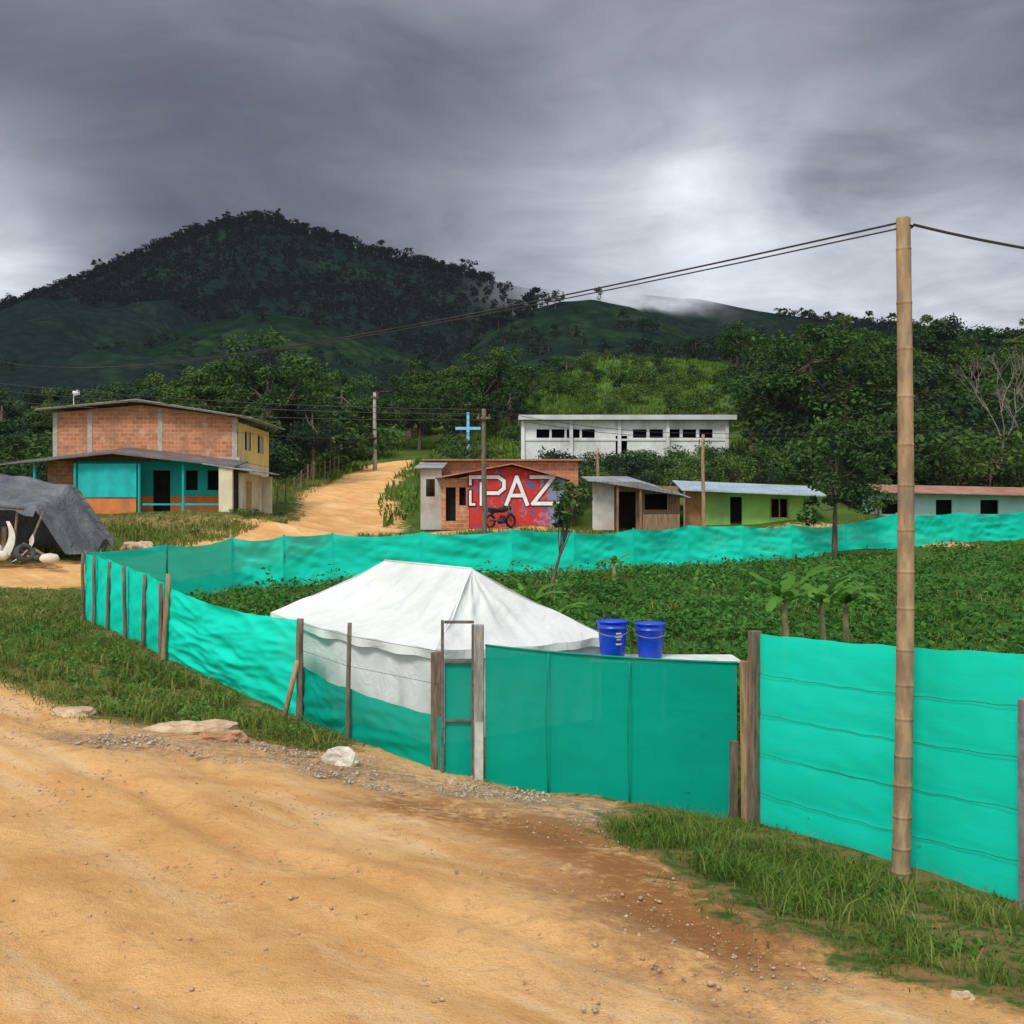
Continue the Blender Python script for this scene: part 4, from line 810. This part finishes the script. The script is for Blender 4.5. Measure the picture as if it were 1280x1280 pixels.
# ------------------------------------------------------------ mountains
def interp(pr,x):
    a=np.array(pr); return np.interp(x,a[:,0],a[:,1])
MT=[(-1500,30),(-900,60),(-600,92),(-493,125),(-427,170),(-387,186),(-340,204),(-307,218),(-267,235),(-233,244),(-207,249),(-173,238),(-133,225),(-93,213),(-53,205),(-13,195),(13,190),(53,188),(107,185),(153,181),(207,170),(273,163),(373,150),(507,125),(900,70),(1500,40)]
S1=[(-330,45),(-260,58),(-215,68),(-189,76),(-163,84),(-141,91),(-120,95),(-100,94),(-81,89),(-59,80),(-37,72),(-15,62),(40,45)]
S2=[(-90,48),(-50,62),(-30,73),(-15,85),(0,94),(22,101),(37,102),(56,98),(74,90),(89,80),(107,70),(160,50)]
S3=[(0,28),(30,36),(47,42),(58,46),(71,48),(93,50),(120,49),(133,47),(147,46),(190,42),(300,38),(500,30)]
def hillz(pr,d,wf_,wb,x,y,gul,base,seed):
    t=np.where(y<d,(d-y)/wf_,(y-d)/wb); t=np.clip(t,0,1); g=(1-t)**1.15*(1-.25*np.sin(np.pi*t))
    hh=interp(pr,x)
    n=np.array([mn.fractal((a/90+seed,b/170,seed),1,2,4) for a,b in zip(x.ravel(),y.ravel())]).reshape(x.shape)
    n2_=np.array([mn.fractal((a/22,b/22,seed),1,2,3) for a,b in zip(x.ravel(),y.ravel())]).reshape(x.shape)
    return base+(hh-base)*g+gul*n*np.sin(np.pi*np.clip(t,0,1))**.8+n2_*2.0*np.clip(t*3+.15,0,1)
def hillmesh(name,pr,d,wf_,wb,x0,x1,nx_,ny_,gul,base,seed,mat):
    xs_=np.linspace(x0,x1,nx_); ys_=np.linspace(d-wf_,d+wb,ny_); X_,Y_=np.meshgrid(xs_,ys_); Z_=hillz(pr,d,wf_,wb,X_,Y_,gul,base,seed)
    id_=np.arange(X_.size).reshape(X_.shape); Fq=np.stack([id_[:-1,:-1],id_[:-1,1:],id_[1:,1:],id_[1:,:-1]],-1).reshape(-1,4)
    return npmesh(name,np.stack([X_,Y_,Z_],-1).reshape(-1,3),Fq,[mat],None,True)
def hillmat(name,cd,cl,lo,hi,haze,mist=False,bs=1.):
    m,nt=newmat(name); p=pos(nt); f=nz(nt,.014,5,.62,p,.7); f2=nz(nt,.15,5,.7,p); vo=N(nt,'ShaderNodeTexVoronoi'); vo.inputs['Scale'].default_value=.14; L(nt,p,vo.inputs['Vector'])
    c=mixc(nt,sstep(nt,mth(nt,'ADD',f,mth(nt,'MULTIPLY',mth(nt,'SUBTRACT',f2,.5),.25)),lo,hi),cd,cl)
    c=mixc(nt,mth(nt,'MULTIPLY',sstep(nt,vo.outputs['Distance'],.2,.8),.6),c,tuple(x*.35 for x in cd))
    d=N(nt,'ShaderNodeBsdfDiffuse'); L(nt,c,d.inputs[0]); bp=N(nt,'ShaderNodeBump'); bp.inputs['Strength'].default_value=.9; bp.inputs['Distance'].default_value=4*bs; L(nt,mth(nt,'ADD',vo.outputs['Distance'],mth(nt,'MULTIPLY',f2,-1)),bp.inputs['Height']); L(nt,bp.outputs[0],d.inputs['Normal'])
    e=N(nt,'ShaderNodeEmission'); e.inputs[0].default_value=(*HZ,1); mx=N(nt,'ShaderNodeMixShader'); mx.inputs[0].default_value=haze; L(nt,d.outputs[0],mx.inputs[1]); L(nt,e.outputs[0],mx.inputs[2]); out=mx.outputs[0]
    if mist:
        s_=N(nt,'ShaderNodeSeparateXYZ'); g=N(nt,'ShaderNodeNewGeometry'); L(nt,g.outputs['Position'],s_.inputs[0])
        mz=sstep(nt,mth(nt,'ADD',s_.outputs[2],mth(nt,'MULTIPLY',mth(nt,'SUBTRACT',nz(nt,.016,4,.55,p),.5),90)),138,186)
        mxx=mth(nt,'MULTIPLY',sstep(nt,s_.outputs[0],-70,40),mth(nt,'SUBTRACT',1,sstep(nt,s_.outputs[0],140,230)))
        tr=N(nt,'ShaderNodeBsdfTransparent'); m3=N(nt,'ShaderNodeMixShader'); L(nt,mth(nt,'MULTIPLY',mz,mxx),m3.inputs[0]); L(nt,out,m3.inputs[1]); L(nt,tr.outputs[0],m3.inputs[2]); out=m3.outputs[0]
    o=N(nt,'ShaderNodeOutputMaterial'); L(nt,out,o.inputs[0]); return m
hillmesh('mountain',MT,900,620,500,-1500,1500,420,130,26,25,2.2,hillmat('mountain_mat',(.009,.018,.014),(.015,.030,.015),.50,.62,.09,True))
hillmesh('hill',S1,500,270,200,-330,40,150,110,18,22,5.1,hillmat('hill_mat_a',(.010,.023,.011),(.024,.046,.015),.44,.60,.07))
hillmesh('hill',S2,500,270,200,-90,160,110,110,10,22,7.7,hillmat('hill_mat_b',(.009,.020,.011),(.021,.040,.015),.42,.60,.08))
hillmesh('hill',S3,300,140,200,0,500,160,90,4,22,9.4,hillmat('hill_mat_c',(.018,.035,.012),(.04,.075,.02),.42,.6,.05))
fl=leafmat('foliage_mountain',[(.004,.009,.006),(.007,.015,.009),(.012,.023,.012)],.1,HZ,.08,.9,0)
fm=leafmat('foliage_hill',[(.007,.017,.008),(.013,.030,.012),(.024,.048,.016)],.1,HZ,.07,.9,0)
def lowtree(name,leaf,seed,cw,ch): return treedata(name,13,cw,ch,10,30,.75,leaf,seed,.24,.016)
MTt=[lowtree('mt_tree%d'%i,fl,400+i,w,c_) for i,(w,c_) in enumerate(((9,9),(11,7),(8,10),(10,10)))]
HTt=[lowtree('ht_tree%d'%i,fm,420+i,w,c_) for i,(w,c_) in enumerate(((9,9),(11,7),(8,10),(10,10)))]
mf=empty('mountain_forest')
def hscatter(par,pr,d,wf_,wb,gul,base,seed,n,xr,yr,datas,smin,smax,cond=None):
    x=rng.uniform(*xr,n); y=rng.uniform(*yr,n); z=hillz(pr,d,wf_,wb,x,y,gul,base,seed)
    for a,b_,c_ in zip(x,y,z):
        if cond and not cond(a,b_): continue
        place(random.choice(datas),'tree',a,b_,random.uniform(smin,smax),par,random.uniform(.8,1.4),c_-2)
hscatter(mf,MT,900,620,500,26,25,2.2,900,(-560,-15),(885,905),MTt,.45,.85)
hscatter(mf,MT,900,620,500,26,25,2.2,14,(-560,-20),(890,902),MTt,1.0,1.35)
hscatter(mf,MT,900,620,500,26,25,2.2,3200,(-560,0),(620,890),MTt,.4,.75)
hscatter(mf,MT,900,620,500,26,25,2.2,260,(215,600),(880,902),MTt,.4,.8)
hf_=empty('hill_forest')
hscatter(hf_,S1,500,270,200,18,22,5.1,1100,(-330,40),(300,500),HTt,.3,.65,lambda a,b:mn.noise((a/35,b/35,0))>-.02)
hscatter(hf_,S2,500,270,200,10,22,7.7,600,(-90,160),(300,510),HTt,.3,.65,lambda a,b:mn.noise((a/30,b/30,2))>.02)
hscatter(hf_,S3,300,140,200,4,22,9.4,460,(20,330),(190,310),HTt,.5,.85)
hscatter(hf_,S2,500,270,200,10,22,7.7,22,(-15,25),(490,502),HTt,.5,1.0)

# ------------------------------------------------------------ sky / light
w=bpy.data.worlds.new('World'); sc.world=w; w.use_nodes=True; nt=w.node_tree; nt.nodes.clear()
sk=N(nt,'ShaderNodeTexSky'); sk.sky_type='NISHITA'; sk.sun_disc=False; sk.sun_elevation=math.radians(52); sk.sun_rotation=math.radians(205)
tc=N(nt,'ShaderNodeTexCoord'); nrm=N(nt,'ShaderNodeVectorMath'); nrm.operation='NORMALIZE'; L(nt,tc.outputs['Generated'],nrm.inputs[0]); D=nrm.outputs[0]
sp=N(nt,'ShaderNodeSeparateXYZ'); L(nt,D,sp.inputs[0]); dz=sp.outputs[2]; dy=sp.outputs[1]; dx=sp.outputs[0]
def lobe(v,k):
    v=Vector(v).normalized(); n=N(nt,'ShaderNodeVectorMath'); n.operation='DOT_PRODUCT'; L(nt,D,n.inputs[0]); n.inputs[1].default_value=v; return mth(nt,'POWER',mth(nt,'MAXIMUM',n.outputs['Value'],0),k)
inv=mth(nt,'DIVIDE',1,mth(nt,'ADD',mth(nt,'MAXIMUM',dz,0),.22))
cb=N(nt,'ShaderNodeCombineXYZ'); L(nt,mth(nt,'MULTIPLY',dx,inv),cb.inputs[0]); L(nt,mth(nt,'MULTIPLY',dy,inv),cb.inputs[1]); L(nt,mth(nt,'MULTIPLY',dz,1.5),cb.inputs[2])
def mapd(scale,loc):
    mp=N(nt,'ShaderNodeMapping'); mp.inputs['Scale'].default_value=scale; mp.inputs['Location'].default_value=loc; L(nt,cb.outputs[0],mp.inputs[0]); return mp.outputs[0]
c1=nz(nt,1.0,6,.50,mapd((1.0,1.0,1),(3.1,1.7,0)),.7); c2=nz(nt,3.0,6,.56,mapd((1.0,1.2,1),(0,4,2)),.5)
cn=mth(nt,'ADD',mth(nt,'MULTIPLY',mth(nt,'SUBTRACT',c1,.5),1.4),mth(nt,'MULTIPLY',mth(nt,'SUBTRACT',c2,.5),.9))
b=mth(nt,'ADD',.115,mth(nt,'MULTIPLY',lobe((.18,1,.255),110),.46))
b=mth(nt,'ADD',b,mth(nt,'MULTIPLY',lobe((.05,1,.20),90),.16))
b=mth(nt,'ADD',b,mth(nt,'MULTIPLY',lobe((-.50,1,.215),260),.62))
b=mth(nt,'ADD',b,mth(nt,'MULTIPLY',lobe((.42,1,.19),110),.50))
b=mth(nt,'ADD',b,mth(nt,'MULTIPLY',sstep(nt,dz,.34,.46),.13))
b=mth(nt,'ADD',b,mth(nt,'MULTIPLY',mth(nt,'SUBTRACT',1,sstep(nt,dz,.16,.28)),.10))
b=mth(nt,'MULTIPLY',b,mth(nt,'MAXIMUM',mth(nt,'ADD',1,mth(nt,'MULTIPLY',cn,1.5)),.35))
back_fill=sstep(nt,dy,.55,-.5); up=sstep(nt,dz,.55,.95)  # sky behind the camera, out of view, brightened to fill the foreground
b=mth(nt,'ADD',b,mth(nt,'MULTIPLY',back_fill,.85)); b=mth(nt,'ADD',b,mth(nt,'MULTIPLY',up,.4)); b=mth(nt,'MAXIMUM',b,.06)
cc=N(nt,'ShaderNodeCombineXYZ')
L(nt,mth(nt,'MULTIPLY',b,9.4),cc.inputs[0]);L(nt,mth(nt,'MULTIPLY',b,10.1),cc.inputs[1]);L(nt,mth(nt,'ADD',mth(nt,'MULTIPLY',b,10.5),.40),cc.inputs[2])
bg=N(nt,'ShaderNodeBackground'); bg.inputs[1].default_value=.1
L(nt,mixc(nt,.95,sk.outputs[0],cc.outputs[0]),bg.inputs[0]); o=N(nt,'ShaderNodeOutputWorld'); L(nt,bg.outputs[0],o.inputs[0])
sl=bpy.data.lights.new('sun','SUN'); sl.energy=2.4; sl.angle=math.radians(14); sl.color=(1,.95,.87); so=link(bpy.data.objects.new('sun',sl)); so.rotation_euler=(math.radians(40),0,math.radians(-25))
cam=bpy.data.cameras.new('camera'); cam.sensor_width=36; cam.lens=36*1350/1280; cam.clip_end=6000; cam.clip_start=.1
co=link(bpy.data.objects.new('camera',cam)); co.location=(0,0,2.6); co.rotation_euler=(math.radians(90),0,0); sc.camera=co
sc.view_settings.view_transform='Standard'; sc.view_settings.look='None'; sc.view_settings.exposure=0
